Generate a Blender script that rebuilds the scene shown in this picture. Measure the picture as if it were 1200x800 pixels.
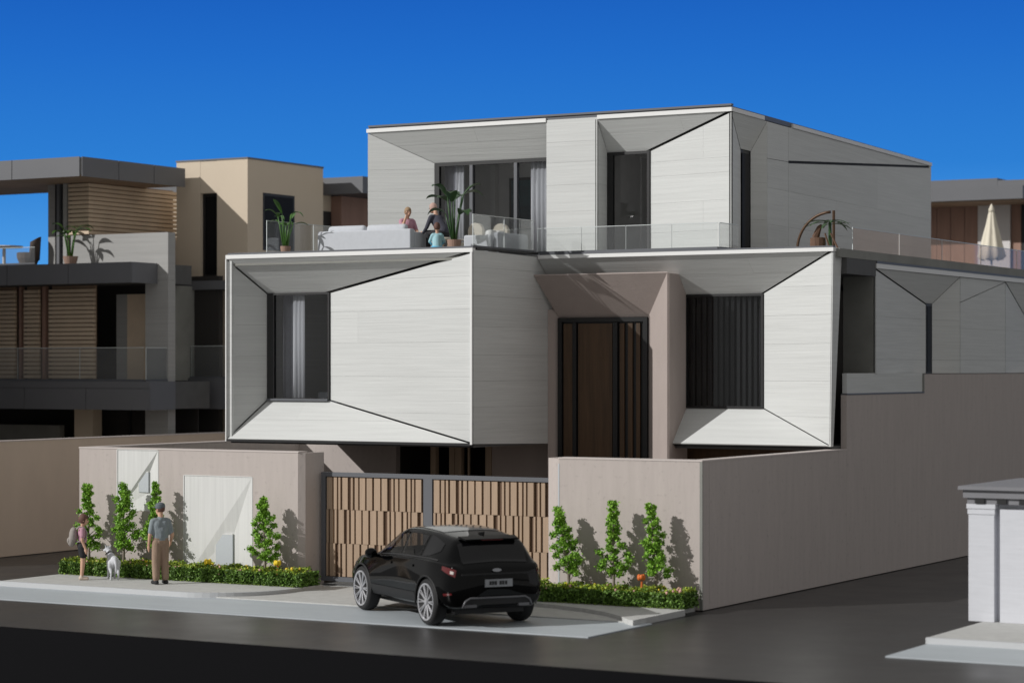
import bpy, bmesh, math, random
from mathutils import Vector, Matrix, Quaternion
random.seed(7)
for o in list(bpy.data.objects): bpy.data.objects.remove(o)
SC = bpy.context.scene
COL = SC.collection
R = math.radians

# ------------------------------------------------------------------ camera, world, key light, exposure
FOCUS = 54.0
cam_d = bpy.data.cameras.new('camera'); cam = bpy.data.objects.new('camera', cam_d); COL.objects.link(cam)
cam.location = (19.95, -42.06, 4.8)
cam.rotation_euler = (R(90), 0, R(30))
cam_d.sensor_width = 36; cam_d.lens = 82.71
cam_d.shift_y = 31 / 1200
cam_d.clip_start = 0.5; cam_d.clip_end = 1000
cam_d.dof.use_dof = True; cam_d.dof.focus_distance = FOCUS; cam_d.dof.aperture_fstop = 0.62
SC.camera = cam

W = bpy.data.worlds.new('World'); SC.world = W; W.use_nodes = True      # soft, even fill of the place the model stands in
bg = W.node_tree.nodes['Background']; bg.inputs[0].default_value = (1.0, 0.99, 0.97, 1); bg.inputs[1].default_value = 0.335

SUN = Vector((0.82, 1.0, -0.68)).normalized()
sd = bpy.data.lights.new('sun', 'SUN'); sd.energy = 3.05; sd.angle = R(0.5); sd.color = (1.0, 0.985, 0.96)
sun = bpy.data.objects.new('sun', sd); COL.objects.link(sun); sun.rotation_euler = SUN.to_track_quat('-Z', 'Y').to_euler()
sun.location = (-30, -40, 40)

SC.render.engine = 'CYCLES'
SC.view_settings.view_transform = 'Standard'; SC.view_settings.look = 'None'
SC.view_settings.exposure = 0; SC.view_settings.gamma = 1; SC.view_settings.use_curve_mapping = False
SC.cycles.max_bounces = 8; SC.cycles.transparent_max_bounces = 12

# ------------------------------------------------------------------ materials
def srgb(r, g, b):
    f = lambda c: (c / 255 / 12.92) if c / 255 <= .04045 else ((c / 255 + .055) / 1.055) ** 2.4
    return (f(r), f(g), f(b))
def new_mat(name):
    m = bpy.data.materials.new(name); m.use_nodes = True
    nt = m.node_tree; b = nt.nodes['Principled BSDF']
    return m, nt, b
def mat(name, col, rough=.6, metal=0., spec=.5, var=0., vscale=(3, 3, 3), detail=6, bump=0., bscale=None, col2=None, coat=0., island=0., obrand=0., speck=0.):
    m, nt, b = new_mat(name); N = nt.nodes; L = nt.links
    b.inputs['Roughness'].default_value = rough; b.inputs['Metallic'].default_value = metal
    b.inputs['Specular IOR Level'].default_value = spec; b.inputs['Coat Weight'].default_value = coat
    b.inputs['Coat Roughness'].default_value = .03
    b.inputs['Base Color'].default_value = (*col, 1)
    if not (var or bump or island or obrand or col2): return m
    tc = N.new('ShaderNodeNewGeometry')
    mp = N.new('ShaderNodeMapping'); L.new(tc.outputs['Position'], mp.inputs['Vector']); mp.inputs['Scale'].default_value = vscale
    nz = N.new('ShaderNodeTexNoise'); L.new(mp.outputs[0], nz.inputs['Vector']); nz.inputs['Scale'].default_value = 1; nz.inputs['Detail'].default_value = detail
    nz.inputs['Roughness'].default_value = .6
    last = None
    mx = N.new('ShaderNodeMix'); mx.data_type = 'RGBA'
    c2 = col2 or tuple(min(1, c * (1 + var)) for c in col); c1 = col if col2 else tuple(c * (1 - var) for c in col)
    mr = N.new('ShaderNodeMapRange'); L.new(nz.outputs[0], mr.inputs[0]); mr.inputs[1].default_value = .3; mr.inputs[2].default_value = .7
    L.new(mr.outputs[0], mx.inputs[0]); mx.inputs[6].default_value = (*c1, 1); mx.inputs[7].default_value = (*c2, 1)
    last = mx.outputs[2]
    if speck:
        n2 = N.new('ShaderNodeTexNoise'); L.new(tc.outputs['Position'], n2.inputs['Vector']); n2.inputs['Scale'].default_value = 9; n2.inputs['Detail'].default_value = 3
        m2 = N.new('ShaderNodeMapRange'); L.new(n2.outputs[0], m2.inputs[0]); m2.inputs[1].default_value = .60; m2.inputs[2].default_value = .72
        m3 = N.new('ShaderNodeMath'); m3.operation = 'MULTIPLY'; L.new(m2.outputs[0], m3.inputs[0]); m3.inputs[1].default_value = speck
        mm = N.new('ShaderNodeMix'); mm.data_type = 'RGBA'; L.new(m3.outputs[0], mm.inputs[0]); L.new(last, mm.inputs[6]); mm.inputs[7].default_value = (*[c * .45 for c in col], 1)
        last = mm.outputs[2]
    src = None
    if island: src = tc.outputs['Random Per Island']; amt = island
    if obrand:
        oi = N.new('ShaderNodeObjectInfo'); src = oi.outputs['Random']; amt = obrand
    if src is not None:
        mr2 = N.new('ShaderNodeMapRange'); L.new(src, mr2.inputs[0]); mr2.inputs[3].default_value = 1 - amt; mr2.inputs[4].default_value = 1 + amt
        hs = N.new('ShaderNodeHueSaturation'); L.new(last, hs.inputs['Color']); L.new(mr2.outputs[0], hs.inputs['Value']); last = hs.outputs[0]
    L.new(last, b.inputs['Base Color'])
    if bump:
        bp = N.new('ShaderNodeBump'); bp.inputs['Strength'].default_value = bump; bp.inputs['Distance'].default_value = .02
        if bscale:
            mpb = N.new('ShaderNodeMapping'); L.new(tc.outputs['Position'], mpb.inputs['Vector']); mpb.inputs['Scale'].default_value = bscale
            nb = N.new('ShaderNodeTexNoise'); L.new(mpb.outputs[0], nb.inputs['Vector']); nb.inputs['Scale'].default_value = 1; nb.inputs['Detail'].default_value = 5
            L.new(nb.outputs[0], bp.inputs['Height'])
        else: L.new(nz.outputs[0], bp.inputs['Height'])
        L.new(bp.outputs[0], b.inputs['Normal'])
    return m
def glass_mat(name, tint, gloss=.6, veil=0., veilcol=(.8, .82, .84), rough=0.01):
    m = bpy.data.materials.new(name); m.use_nodes = True; nt = m.node_tree; N = nt.nodes; L = nt.links; N.clear()
    out = N.new('ShaderNodeOutputMaterial'); tr = N.new('ShaderNodeBsdfTransparent'); tr.inputs[0].default_value = (*tint, 1)
    gl = N.new('ShaderNodeBsdfGlossy'); gl.inputs['Roughness'].default_value = rough
    fr = N.new('ShaderNodeFresnel'); fr.inputs[0].default_value = 1.45
    mu = N.new('ShaderNodeMath'); mu.operation = 'MULTIPLY'; L.new(fr.outputs[0], mu.inputs[0]); mu.inputs[1].default_value = gloss
    base = tr.outputs[0]
    if veil:
        df = N.new('ShaderNodeBsdfDiffuse'); df.inputs[0].default_value = (*veilcol, 1)
        mv = N.new('ShaderNodeMixShader'); mv.inputs[0].default_value = veil; L.new(tr.outputs[0], mv.inputs[1]); L.new(df.outputs[0], mv.inputs[2]); base = mv.outputs[0]
    mx = N.new('ShaderNodeMixShader'); L.new(mu.outputs[0], mx.inputs[0]); L.new(base, mx.inputs[1]); L.new(gl.outputs[0], mx.inputs[2]); L.new(mx.outputs[0], out.inputs[0])
    return m

M = {}
M['clad'] = mat('white_board_cladding', (.615, .625, .615), .75, var=.06, vscale=(.45, .45, 16), bump=.28, bscale=(.6, .6, 42), obrand=.025)
M['fascia'] = mat('white_fascia', (.80, .80, .79), .6)
M['core'] = mat('dark_core', (.018, .018, .02), .8)
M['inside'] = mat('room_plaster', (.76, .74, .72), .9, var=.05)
M['roomfloor'] = mat('room_floor', (.25, .2, .16), .6)
M['stone'] = mat('rosy_stone', (.485, .43, .402), .85, var=.05, vscale=(6, 6, .7), bump=.2, bscale=(14, 14, 5), speck=.22)
M['stone_plain'] = mat('rosy_plaster', (.395, .335, .31), .85, var=.05, vscale=(2, 2, 1), bump=.2, bscale=(18, 18, 18))
M['cap'] = mat('wall_cap', (.58, .52, .49), .8)
M['concrete'] = mat('smooth_concrete', (.25, .25, .23), .85, var=.12, vscale=(1.2, 1.2, 1.2))
M['concrete_dark'] = mat('dark_concrete', (.10, .10, .10), .8, var=.1)
M['frame'] = mat('black_metal_frame', (.012, .012, .013), .45)
M['matglass'] = mat('dark_tinted_glass', (.008, .008, .009), .5, spec=.15)
M['framegrey'] = mat('grey_metal_frame', (.11, .115, .13), .5)
M['glass'] = glass_mat('window_glass', (.93, .94, .95), .7)
M['rail'] = glass_mat('railing_glass', (.95, .96, .96), .35, veil=.055)
M['railrose'] = glass_mat('rose_railing_glass', (.92, .87, .85), .2, veil=.12, veilcol=(.7, .62, .58))
M['railedge'] = mat('glass_edge', (.62, .66, .66), .3)
M['curtain'] = mat('curtain_cloth', (.86, .86, .89), .9)
M['sheer'] = glass_mat('sheer_curtain', (.88, .88, .9), .0, veil=.22, veilcol=(.7, .7, .76))
M['dkwood'] = mat('dark_door_wood', (.085, .047, .023), .55, var=.3, vscale=(9, 9, .6))
M['woodtrim'] = mat('oak_trim', (.36, .27, .19), .7, var=.1, vscale=(9, 9, .8))
M['gatewood'] = mat('gate_slat_wood', (.385, .275, .19), .7, var=.1, vscale=(22, 22, .9), obrand=.05, bump=.15)
M['gateback'] = mat('gate_back_panel', (.10, .055, .03), .8)
M['asphalt'] = mat('asphalt_sheet', (.037, .035, .034), .34, var=.10, vscale=(.5, .9, 1), bump=.05, bscale=(30, 30, 30))
def dust(m, amt=.5):
    nt = m.node_tree; N = nt.nodes; L = nt.links; b = N['Principled BSDF']; src = b.inputs['Base Color'].links[0].from_socket
    g = N.new('ShaderNodeNewGeometry'); v = N.new('ShaderNodeTexVoronoi'); v.inputs['Scale'].default_value = 2.6; v.inputs['Randomness'].default_value = 1; L.new(g.outputs['Position'], v.inputs['Vector'])
    mr = N.new('ShaderNodeMapRange'); L.new(v.outputs['Distance'], mr.inputs[0]); mr.inputs[1].default_value = .035; mr.inputs[2].default_value = .075; mr.inputs[3].default_value = amt; mr.inputs[4].default_value = 0
    mx = N.new('ShaderNodeMix'); mx.data_type = 'RGBA'; L.new(mr.outputs[0], mx.inputs[0]); L.new(src, mx.inputs[6]); mx.inputs[7].default_value = (.35, .33, .31, 1); L.new(mx.outputs[2], b.inputs['Base Color'])
    n = N.new('ShaderNodeTexNoise'); n.inputs['Scale'].default_value = .8; n.inputs['Detail'].default_value = 8; L.new(g.outputs['Position'], n.inputs['Vector'])
    m2 = N.new('ShaderNodeMapRange'); L.new(n.outputs[0], m2.inputs[0]); m2.inputs[1].default_value = .3; m2.inputs[2].default_value = .7; m2.inputs[3].default_value = .33; m2.inputs[4].default_value = .41; L.new(m2.outputs[0], b.inputs['Roughness'])
dust(M['asphalt'], .35)
M['board'] = mat('black_base_board', (.003, .003, .004), .5, spec=.08)
M['strip'] = mat('grey_blue_lane', (.44, .48, .51), .55, var=.05, vscale=(.6, 2, 1), bump=.05, bscale=(20, 20, 20))
M['pave'] = mat('pale_paving', (.50, .50, .485), .8, var=.08, vscale=(5, 5, 5), bump=.2, bscale=(16, 16, 16))
M['kerb'] = mat('kerb_stone', (.50, .51, .52), .7)
M['yard'] = mat('courtyard_paving', (.16, .14, .125), .8, var=.1)
M['tan'] = mat('tan_wall', (.60, .49, .39), .9, var=.05, vscale=(1, 1, .5))
M['bark'] = mat('pale_bark', (.30, .25, .21), .9, var=.2, vscale=(20, 20, 8))
M['leaf'] = mat('sapling_leaf', (.16, .36, .03), .55, col2=(.26, .47, .045), vscale=(6, 6, 6), island=.42)
M['hedge'] = mat('hedge_leaf', (.085, .17, .025), .6, col2=(.13, .24, .03), vscale=(7, 7, 7), island=.5)
M['hedgetop'] = mat('hedge_tip', (.42, .46, .04), .6, island=.35, col2=(.26, .40, .04), vscale=(5, 5, 5))
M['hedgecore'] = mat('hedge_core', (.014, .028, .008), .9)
M['grass'] = mat('grass_edge', (.16, .24, .03), .9, island=.3, col2=(.2, .28, .05))
M['pink'] = mat('pink_blossom', (.62, .30, .30), .7, island=.25, col2=(.6, .4, .3))
M['yellow'] = mat('yellow_blossom', (.80, .58, .02), .6)
M['orange'] = mat('orange_enamel', (.72, .17, .03), .5)
M['water'] = mat('white_marble_panel', (.66, .66, .645), .75, var=.07, vscale=(13, 13, .4), bump=.1)
M['meter'] = mat('meter_door_paint', (.50, .53, .56), .55)
M['skin'] = mat('painted_skin', (.60, .36, .25), .65)
M['greyshirt'] = mat('grey_blue_cloth', (.235, .27, .29), .85, var=.10, vscale=(12, 12, 6), bump=.5, bscale=(9, 9, 9))
M['brownpants'] = mat('brown_cloth', (.31, .215, .155), .85, var=.12, vscale=(18, 18, 3), bump=.6, bscale=(16, 16, 3))
M['blackcloth'] = mat('black_cloth', (.015, .015, .018), .8)
M['cap_grey'] = mat('grey_cap_cloth', (.12, .14, .16), .85)
M['pinkshirt'] = mat('pink_cloth', (.50, .27, .34), .85)
M['brownhair'] = mat('brown_hair', (.13, .06, .045), .7, var=.25, vscale=(30, 30, 30))
M['blond'] = mat('fair_hair', (.33, .22, .13), .7, var=.25, vscale=(30, 30, 30))
M['greyhair'] = mat('pinkish_grey_hair', (.50, .33, .28), .8)
M['pack'] = mat('grey_backpack_cloth', (.30, .27, .25), .85, var=.15, vscale=(10, 10, 10), bump=.4)
M['shoe'] = mat('pale_shoe', (.55, .45, .37), .6)
M['darkjacket'] = mat('charcoal_cloth', (.055, .055, .075), .85)
M['paleblue'] = mat('pale_blue_cloth', (.36, .60, .66), .8)
M['blue'] = mat('bright_blue_cloth', (.08, .45, .72), .75)
M['dog'] = mat('white_grey_fur', (.58, .59, .62), .85, var=.15, vscale=(14, 14, 14), bump=.5)
M['sofa'] = mat('pale_grey_upholstery', (.54, .56, .60), .9, var=.04, vscale=(8, 8, 8))
M['cream'] = mat('cream_upholstery', (.62, .57, .48), .9)
M['pot'] = mat('terracotta_pot', (.34, .22, .17), .8)
M['palm'] = mat('dark_palm_leaf', (.022, .065, .02), .4, col2=(.04, .10, .025), vscale=(6, 6, 6))
M['palm2'] = mat('fresh_palm_leaf', (.05, .13, .03), .4, col2=(.08, .19, .03), vscale=(6, 6, 6))
M['bronze'] = mat('brown_bronze', (.09, .05, .028), .45, metal=.4)
M['rustwood'] = mat('rough_brown_wood', (.12, .065, .04), .8, var=.3, vscale=(30, 30, 2))
M['dkmetal'] = mat('charcoal_cladding', (.135, .138, .15), .55, var=.05, vscale=(.5, .5, .5))
M['soffit'] = mat('brown_soffit', (.32, .22, .15), .8, var=.15, vscale=(1, 1, 1))
M['slat'] = mat('warm_wood_slat', (.68, .54, .40), .75, var=.1, vscale=(1, 1, 1), obrand=.06)
M['greystone'] = mat('grey_lined_stone', (.37, .365, .355), .8, var=.08, vscale=(.5, .5, 20), bump=.2)
M['beige'] = mat('beige_render', (.66, .56, .44), .9, var=.03, vscale=(.5, .5, .5))
M['brownpanel'] = mat('brown_wall_panel', (.36, .22, .17), .8, var=.12, vscale=(6, 6, .5))
M['whitewall'] = mat('white_painted_wall', (.72, .69, .68), .8)
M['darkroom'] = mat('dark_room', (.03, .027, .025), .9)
M['wicker'] = mat('dark_wicker', (.11, .085, .075), .8, var=.25, vscale=(30, 30, 30))
M['canvas'] = mat('cream_canvas', (.74, .68, .56), .85)
M['brickwhite'] = mat('white_painted_brick', (.60, .61, .65), .8, var=.04, vscale=(2, 2, 14), bump=.15, bscale=(1, 1, 26))
M['slate'] = mat('grey_slate_cap', (.20, .20, .215), .7, var=.06)
M['artprint'] = mat('teal_art_print', (.006, .012, .03), .4, col2=(.012, .12, .14), vscale=(.3, .3, 1.8))
# car
M['paint'] = mat('black_car_paint', (.0012, .0013, .0016), .035, spec=.22)
M['carglass'] = mat('tinted_car_glass', (.004, .004, .005), .03, spec=.45)
M['cartint'] = glass_mat('clear_car_glass', (.72, .70, .68), .7)
M['trim'] = mat('black_plastic_trim', (.010, .010, .011), .6)
M['tyre'] = mat('tyre_rubber', (.010, .010, .011), .75)
M['alloy'] = mat('silver_alloy', (.60, .60, .63), .3, metal=.6)
M['chrome'] = mat('brushed_silver', (.45, .46, .49), .35, metal=.8)
M['darkchrome'] = mat('satin_grey_trim', (.16, .16, .17), .45, metal=.5)
M['taillight'] = mat('red_lamp_glass', (.10, .004, .006), .08, coat=1)
M['lamp_clear'] = mat('clear_lamp', (.6, .55, .52), .1, coat=1)
M['plate'] = mat('number_plate', (.30, .31, .33), .5)
M['roofglass'] = mat('panoramic_glass', (.06, .065, .07), .12, spec=.9)

def sky_mat():
    m = bpy.data.materials.new('sky_backdrop'); m.use_nodes = True; nt = m.node_tree; N = nt.nodes; L = nt.links; N.clear()
    out = N.new('ShaderNodeOutputMaterial'); em = N.new('ShaderNodeEmission'); g = N.new('ShaderNodeNewGeometry'); sp = N.new('ShaderNodeSeparateXYZ')
    L.new(g.outputs['Position'], sp.inputs[0]); mr = N.new('ShaderNodeMapRange'); L.new(sp.outputs['Z'], mr.inputs[0]); mr.inputs[1].default_value = 0; mr.inputs[2].default_value = 60
    cr = N.new('ShaderNodeValToRGB'); L.new(mr.outputs[0], cr.inputs[0])
    # backdrop height in m at about 190 m from the camera
    stops = [(.0, (100, 175, 236)), (.24, (74, 154, 229)), (.36, (45, 127, 212)), (.52, (33, 108, 201)), (.68, (22, 87, 184)), (1.0, (14, 68, 165))]
    e = cr.color_ramp.elements
    e[0].position = stops[0][0]; e[0].color = (*srgb(*stops[0][1]), 1); e[1].position = 1.0; e[1].color = (*srgb(*stops[-1][1]), 1)
    for p, c in stops[1:-1]:
        k = e.new(p); k.color = (*srgb(*c), 1)
    L.new(cr.outputs[0], em.inputs[0]); L.new(em.outputs[0], out.inputs[0]); return m
M['sky'] = sky_mat()

# ------------------------------------------------------------------ mesh helpers
class MB:
    def __init__(s): s.v = []; s.f = []
    def add(s, vs, fs):
        b = len(s.v); s.v += [tuple(v) for v in vs]; s.f += [tuple(b + i for i in f) for f in fs]; return s
    def box(s, x0, x1, y0, y1, z0, z1):
        return s.add([(x0, y0, z0), (x1, y0, z0), (x1, y1, z0), (x0, y1, z0), (x0, y0, z1), (x1, y0, z1), (x1, y1, z1), (x0, y1, z1)],
                     [(3, 2, 1, 0), (4, 5, 6, 7), (0, 1, 5, 4), (1, 2, 6, 5), (2, 3, 7, 6), (3, 0, 4, 7)])
    def prism(s, poly, z0, z1):
        n = len(poly); vs = [(x, y, z0) for x, y in poly] + [(x, y, z1) for x, y in poly]
        return s.add(vs, [tuple(range(n - 1, -1, -1)), tuple(range(n, 2 * n))] + [(i, (i + 1) % n, n + (i + 1) % n, n + i) for i in range(n)])
    def slab(s, pts, off):               # polygon pts (3D) extruded by the vector off
        n = len(pts); o = Vector(off); vs = [Vector(p) for p in pts]; vs = vs + [v + o for v in vs]
        return s.add(vs, [tuple(range(n - 1, -1, -1)), tuple(range(n, 2 * n))] + [(i, (i + 1) % n, n + (i + 1) % n, n + i) for i in range(n)])
    def tube(s, path, rad, seg=8, cap=True):
        P = [Vector(p) for p in path]; rs = rad if isinstance(rad, (list, tuple)) else [rad] * len(P)
        t0 = (P[1] - P[0]).normalized(); a = t0.orthogonal().normalized(); rings = []
        for i, p in enumerate(P):
            t = (P[min(i + 1, len(P) - 1)] - P[max(i - 1, 0)]).normalized()
            a = (a - t * a.dot(t)).normalized(); b = t.cross(a)
            rings.append([p + (a * math.cos(k * 2 * math.pi / seg) + b * math.sin(k * 2 * math.pi / seg)) * rs[i] for k in range(seg)])
        vs = [v for r in rings for v in r]; fs = []
        for i in range(len(P) - 1):
            for k in range(seg): fs.append((i * seg + k, i * seg + (k + 1) % seg, (i + 1) * seg + (k + 1) % seg, (i + 1) * seg + k))
        if cap: fs += [tuple(range(seg - 1, -1, -1)), tuple(range((len(P) - 1) * seg, len(P) * seg))]
        return s.add(vs, fs)
    def lathe(s, prof, c=(0, 0, 0), seg=20, axis='z'):   # prof: (r, h)
        vs = []; fs = []
        for r, h in prof:
            for k in range(seg):
                a = 2 * math.pi * k / seg; x, y = r * math.cos(a), r * math.sin(a)
                vs.append((c[0] + x, c[1] + y, c[2] + h) if axis == 'z' else (c[0] + x, c[1] + h, c[2] + y))
        n = len(prof)
        for i in range(n - 1):
            for k in range(seg): fs.append((i * seg + k, i * seg + (k + 1) % seg, (i + 1) * seg + (k + 1) % seg, (i + 1) * seg + k))
        fs += [tuple(range(seg - 1, -1, -1)), tuple(range((n - 1) * seg, n * seg))]
        return s.add(vs, fs)
    def ball(s, c, r, seg=10, rings=6, sc=(1, 1, 1)):
        vs = []; fs = []
        for i in range(1, rings):
            a = math.pi * i / rings
            for k in range(seg):
                b = 2 * math.pi * k / seg; vs.append((c[0] + r * sc[0] * math.sin(a) * math.cos(b), c[1] + r * sc[1] * math.sin(a) * math.sin(b), c[2] + r * sc[2] * math.cos(a)))
        t = len(vs); vs += [(c[0], c[1], c[2] + r * sc[2]), (c[0], c[1], c[2] - r * sc[2])]
        for i in range(rings - 2):
            for k in range(seg): fs.append((i * seg + k, (i + 1) * seg + k, (i + 1) * seg + (k + 1) % seg, i * seg + (k + 1) % seg))
        for k in range(seg): fs += [(t, k, (k + 1) % seg), (t + 1, (rings - 2) * seg + (k + 1) % seg, (rings - 2) * seg + k)]
        return s.add(vs, fs)
    def mesh(s, name, m, smooth=False):
        me = bpy.data.meshes.new(name); me.from_pydata(s.v, [], s.f); me.update()
        bm = bmesh.new(); bm.from_mesh(me); bmesh.ops.recalc_face_normals(bm, faces=bm.faces); bm.to_mesh(me); bm.free()
        if m is not None: me.materials.append(m)
        if smooth:
            for p in me.polygons: p.use_smooth = True
        return me
def link(name, me, parent=None, loc=(0, 0, 0)):
    o = bpy.data.objects.new(name, me); COL.objects.link(o); o.location = loc
    if parent is not None: o.parent = parent
    return o
def obj(name, mb, m, parent=None, smooth=False, world=True):
    """link an MB as one object. World coordinates; a child is shifted back by its root's location"""
    o = link(name, mb.mesh(name, M[m] if isinstance(m, str) else m, smooth))
    if parent is not None:
        o.parent = parent
        if world:
            p = parent; off = Vector((0, 0, 0))
            while p is not None: off += p.location; p = p.parent
            o.location = -off
    return o
def B(*a): return MB().box(*a)
def tag(o, label, cat, group=None, kind=None):
    o['label'] = label; o['category'] = cat
    if group: o['group'] = group
    if kind: o['kind'] = kind
    return o
def struct(name, mb, m, label=None):
    o = obj(name, mb, m); o['kind'] = 'structure'
    if label: o['label'] = label
    return o
def thing(name, label, cat, loc=(0, 0, 0), group=None, rotz=0, scale=1):
    o = bpy.data.objects.new(name, None); COL.objects.link(o); o.location = loc; o.rotation_euler = (0, 0, R(rotz)); o.scale = (scale,) * 3
    o.empty_display_size = .2
    return tag(o, label, cat, group)

# convex 2D polygon tools for the cladding panels
def clip(poly, a, b, c):                # keep a*x+b*y <= c
    out = []
    for i in range(len(poly)):
        p, q = poly[i], poly[(i + 1) % len(poly)]; dp = a * p[0] + b * p[1] - c; dq = a * q[0] + b * q[1] - c
        if dp <= 0: out.append(p)
        if (dp < 0 < dq) or (dq < 0 < dp):
            t = dp / (dp - dq); out.append((p[0] + t * (q[0] - p[0]), p[1] + t * (q[1] - p[1])))
    return out
def clad(parent, name, poly, cuts=(), vcuts=(), inset=.006, edges=None, th=.03, gap=.0032, m='clad', core='core', view=None, hcut=True):
    """a facade facet: dark backing sheet (part) with its boards (sub-parts) butted over it, joints open.
    cuts: heights z of horizontal joints; vcuts: (u fraction, zlow, zhigh) of upright joints; edges: inset for single edges"""
    P = [Vector(p) for p in poly]; n = Vector((0, 0, 0))
    for i in range(len(P)): n += (P[i]).cross(P[(i + 1) % len(P)])
    n.normalize()
    look = Vector(view) if view else Vector((.5, -.866, 0.02))
    if n.dot(look) < 0: P = P[::-1]; n = -n
    u = Vector((0, 0, 1)).cross(n); u.normalize(); w = n.cross(u); o = P[0]
    q = [((p - o).dot(u), (p - o).dot(w)) for p in P]
    area = sum(q[i][0] * q[(i + 1) % len(q)][1] - q[(i + 1) % len(q)][0] * q[i][1] for i in range(len(q)))
    ins = q[:]
    for i in range(len(q)):
        a, b = q[i], q[(i + 1) % len(q)]; dx, dy = b[0] - a[0], b[1] - a[1]; l = math.hypot(dx, dy)
        if l < 1e-6: continue
        nx, ny = dy / l, -dx / l
        if area < 0: nx, ny = -nx, -ny
        ed = inset
        if edges:
            mid = (Vector(P[i]) + Vector(P[(i + 1) % len(P)])) / 2
            for (pt, val) in edges:
                if (Vector(pt) - mid).length < .05: ed = val
        ins = clip(ins, nx, ny, nx * a[0] + ny * a[1] - ed)
    back = MB().slab([p - n * th for p in P], -n * .02)
    part = obj(name, back, core, parent)
    zs = sorted((z - o.z) / w.z for z in cuts) if abs(w.z) > .05 else []
    us = [p[0] for p in q]; umin, umax = min(us), max(us)
    bands = [-1e9] + zs + [1e9]
    for i in range(len(bands) - 1):
        lo, hi = bands[i], bands[i + 1]
        b = ins
        if lo > -1e8: b = clip(b, 0, -1, -(lo + gap / 2))
        if hi < 1e8: b = clip(b, 0, 1, hi - gap / 2)
        if len(b) < 3: continue
        mid = sum(p[1] for p in b) / len(b) * w.z + o.z
        xs = [umin + f * (umax - umin) for f, za, zb in vcuts if za <= mid <= zb]
        vb = [-1e9] + sorted(xs) + [1e9]
        for k in range(len(vb) - 1):
            c = b
            if vb[k] > -1e8: c = clip(c, -1, 0, -(vb[k] + gap / 2))
            if vb[k + 1] < 1e8: c = clip(c, 1, 0, vb[k + 1] - gap / 2)
            if len(c) < 3: continue
            j = random.uniform(-.0015, .0015)
            pts = [o + u * x + w * y + n * j for x, y in c]
            obj('cladding_panel', MB().slab(pts, -n * th), m, part)
    return part
def pane(parent, name, x0, x1, y, z0, z1, th=.012, m='glass'): return obj(name, B(x0, x1, y, y + th, z0, z1), m, parent)
def window_y(parent, x0, x1, y, z0, z1, fr=.07, mull=(), name='window', fm='frame', left=None, gm='glass'):
    """a window facing -Y: frame mesh (part) with panes as sub-parts"""
    mb = MB(); l = left or fr
    mb.box(x0, x0 + l, y - .04, y + .06, z0, z1); mb.box(x1 - fr, x1, y - .04, y + .06, z0, z1)
    mb.box(x0 + l, x1 - fr, y - .04, y + .06, z1 - fr, z1); mb.box(x0 + l, x1 - fr, y - .04, y + .06, z0, z0 + fr)
    w = obj(name, mb, fm, parent)
    for x in mull: obj('mullion', B(x - .045, x + .045, y - .05, y + .07, z0 + fr, z1 - fr), 'framegrey', w)
    xs = [x0 + l] + list(mull) + [x1 - fr]
    for i in range(len(xs) - 1):
        a = xs[i] + (.045 if i else 0); b = xs[i + 1] - (.045 if i < len(xs) - 2 else 0)
        pane(w, 'pane', a, b, y + .01, z0 + fr, z1 - fr, m=gm)
    return w
def curtain(parent, x0, x1, y, z0, z1, m='curtain', amp=.05, waves=None, name='curtain'):
    n = max(12, int((x1 - x0) * 60)); wv = waves or max(2, (x1 - x0) * 5.5); vs = []; fs = []
    for i in range(n + 1):
        t = i / n; x = x0 + (x1 - x0) * t; d = amp * math.sin(t * wv * 2 * math.pi) + amp * .4 * math.sin(t * wv * 4.7 + 1)
        vs += [(x, y + d * 1.15, z0), (x, y + d * .8, z1)]
        if i: k = 2 * i; fs.append((k - 2, k, k + 1, k - 1))
    o = obj(name, MB().add(vs, fs), m, parent, smooth=True)
    md = o.modifiers.new('t', 'SOLIDIFY'); md.thickness = .008
    return o
def rail(parent, p0, p1, z0, z1, n, m='rail', name='railing', edge='railedge'):
    """frameless glass railing: base channel (part), panes and polished top edges as sub-parts"""
    a, b = Vector((*p0, 0)), Vector((*p1, 0)); d = (b - a).normalized(); s = Vector((-d.y, d.x, 0)) * .009
    ch = obj(name, MB().slab([a + s * 2.5 + Vector((0, 0, z0)), b + s * 2.5 + Vector((0, 0, z0)), b - s * 2.5 + Vector((0, 0, z0)), a - s * 2.5 + Vector((0, 0, z0))], (0, 0, .05)), 'framegrey', parent)
    L_ = (b - a).length / n
    for i in range(n):
        u0 = a + d * (i * L_ + .012); u1 = a + d * ((i + 1) * L_ - .012)
        z = Vector((0, 0, z0 + .05))
        obj('glass_pane', MB().slab([u0 + s + z, u1 + s + z, u1 - s + z, u0 - s + z], (0, 0, z1 - z0 - .065)), m, ch)
        zt = Vector((0, 0, z1 - .015))
        obj('pane_edge', MB().slab([u0 + s + zt, u1 + s + zt, u1 - s + zt, u0 - s + zt], (0, 0, .015)), edge, ch)
        obj('pane_edge', MB().slab([u0 + s + z, u0 - s + z, u0 - s + z - d * .008, u0 + s + z - d * .008], (0, 0, z1 - z0 - .05)), edge, ch)
    return ch

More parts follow.
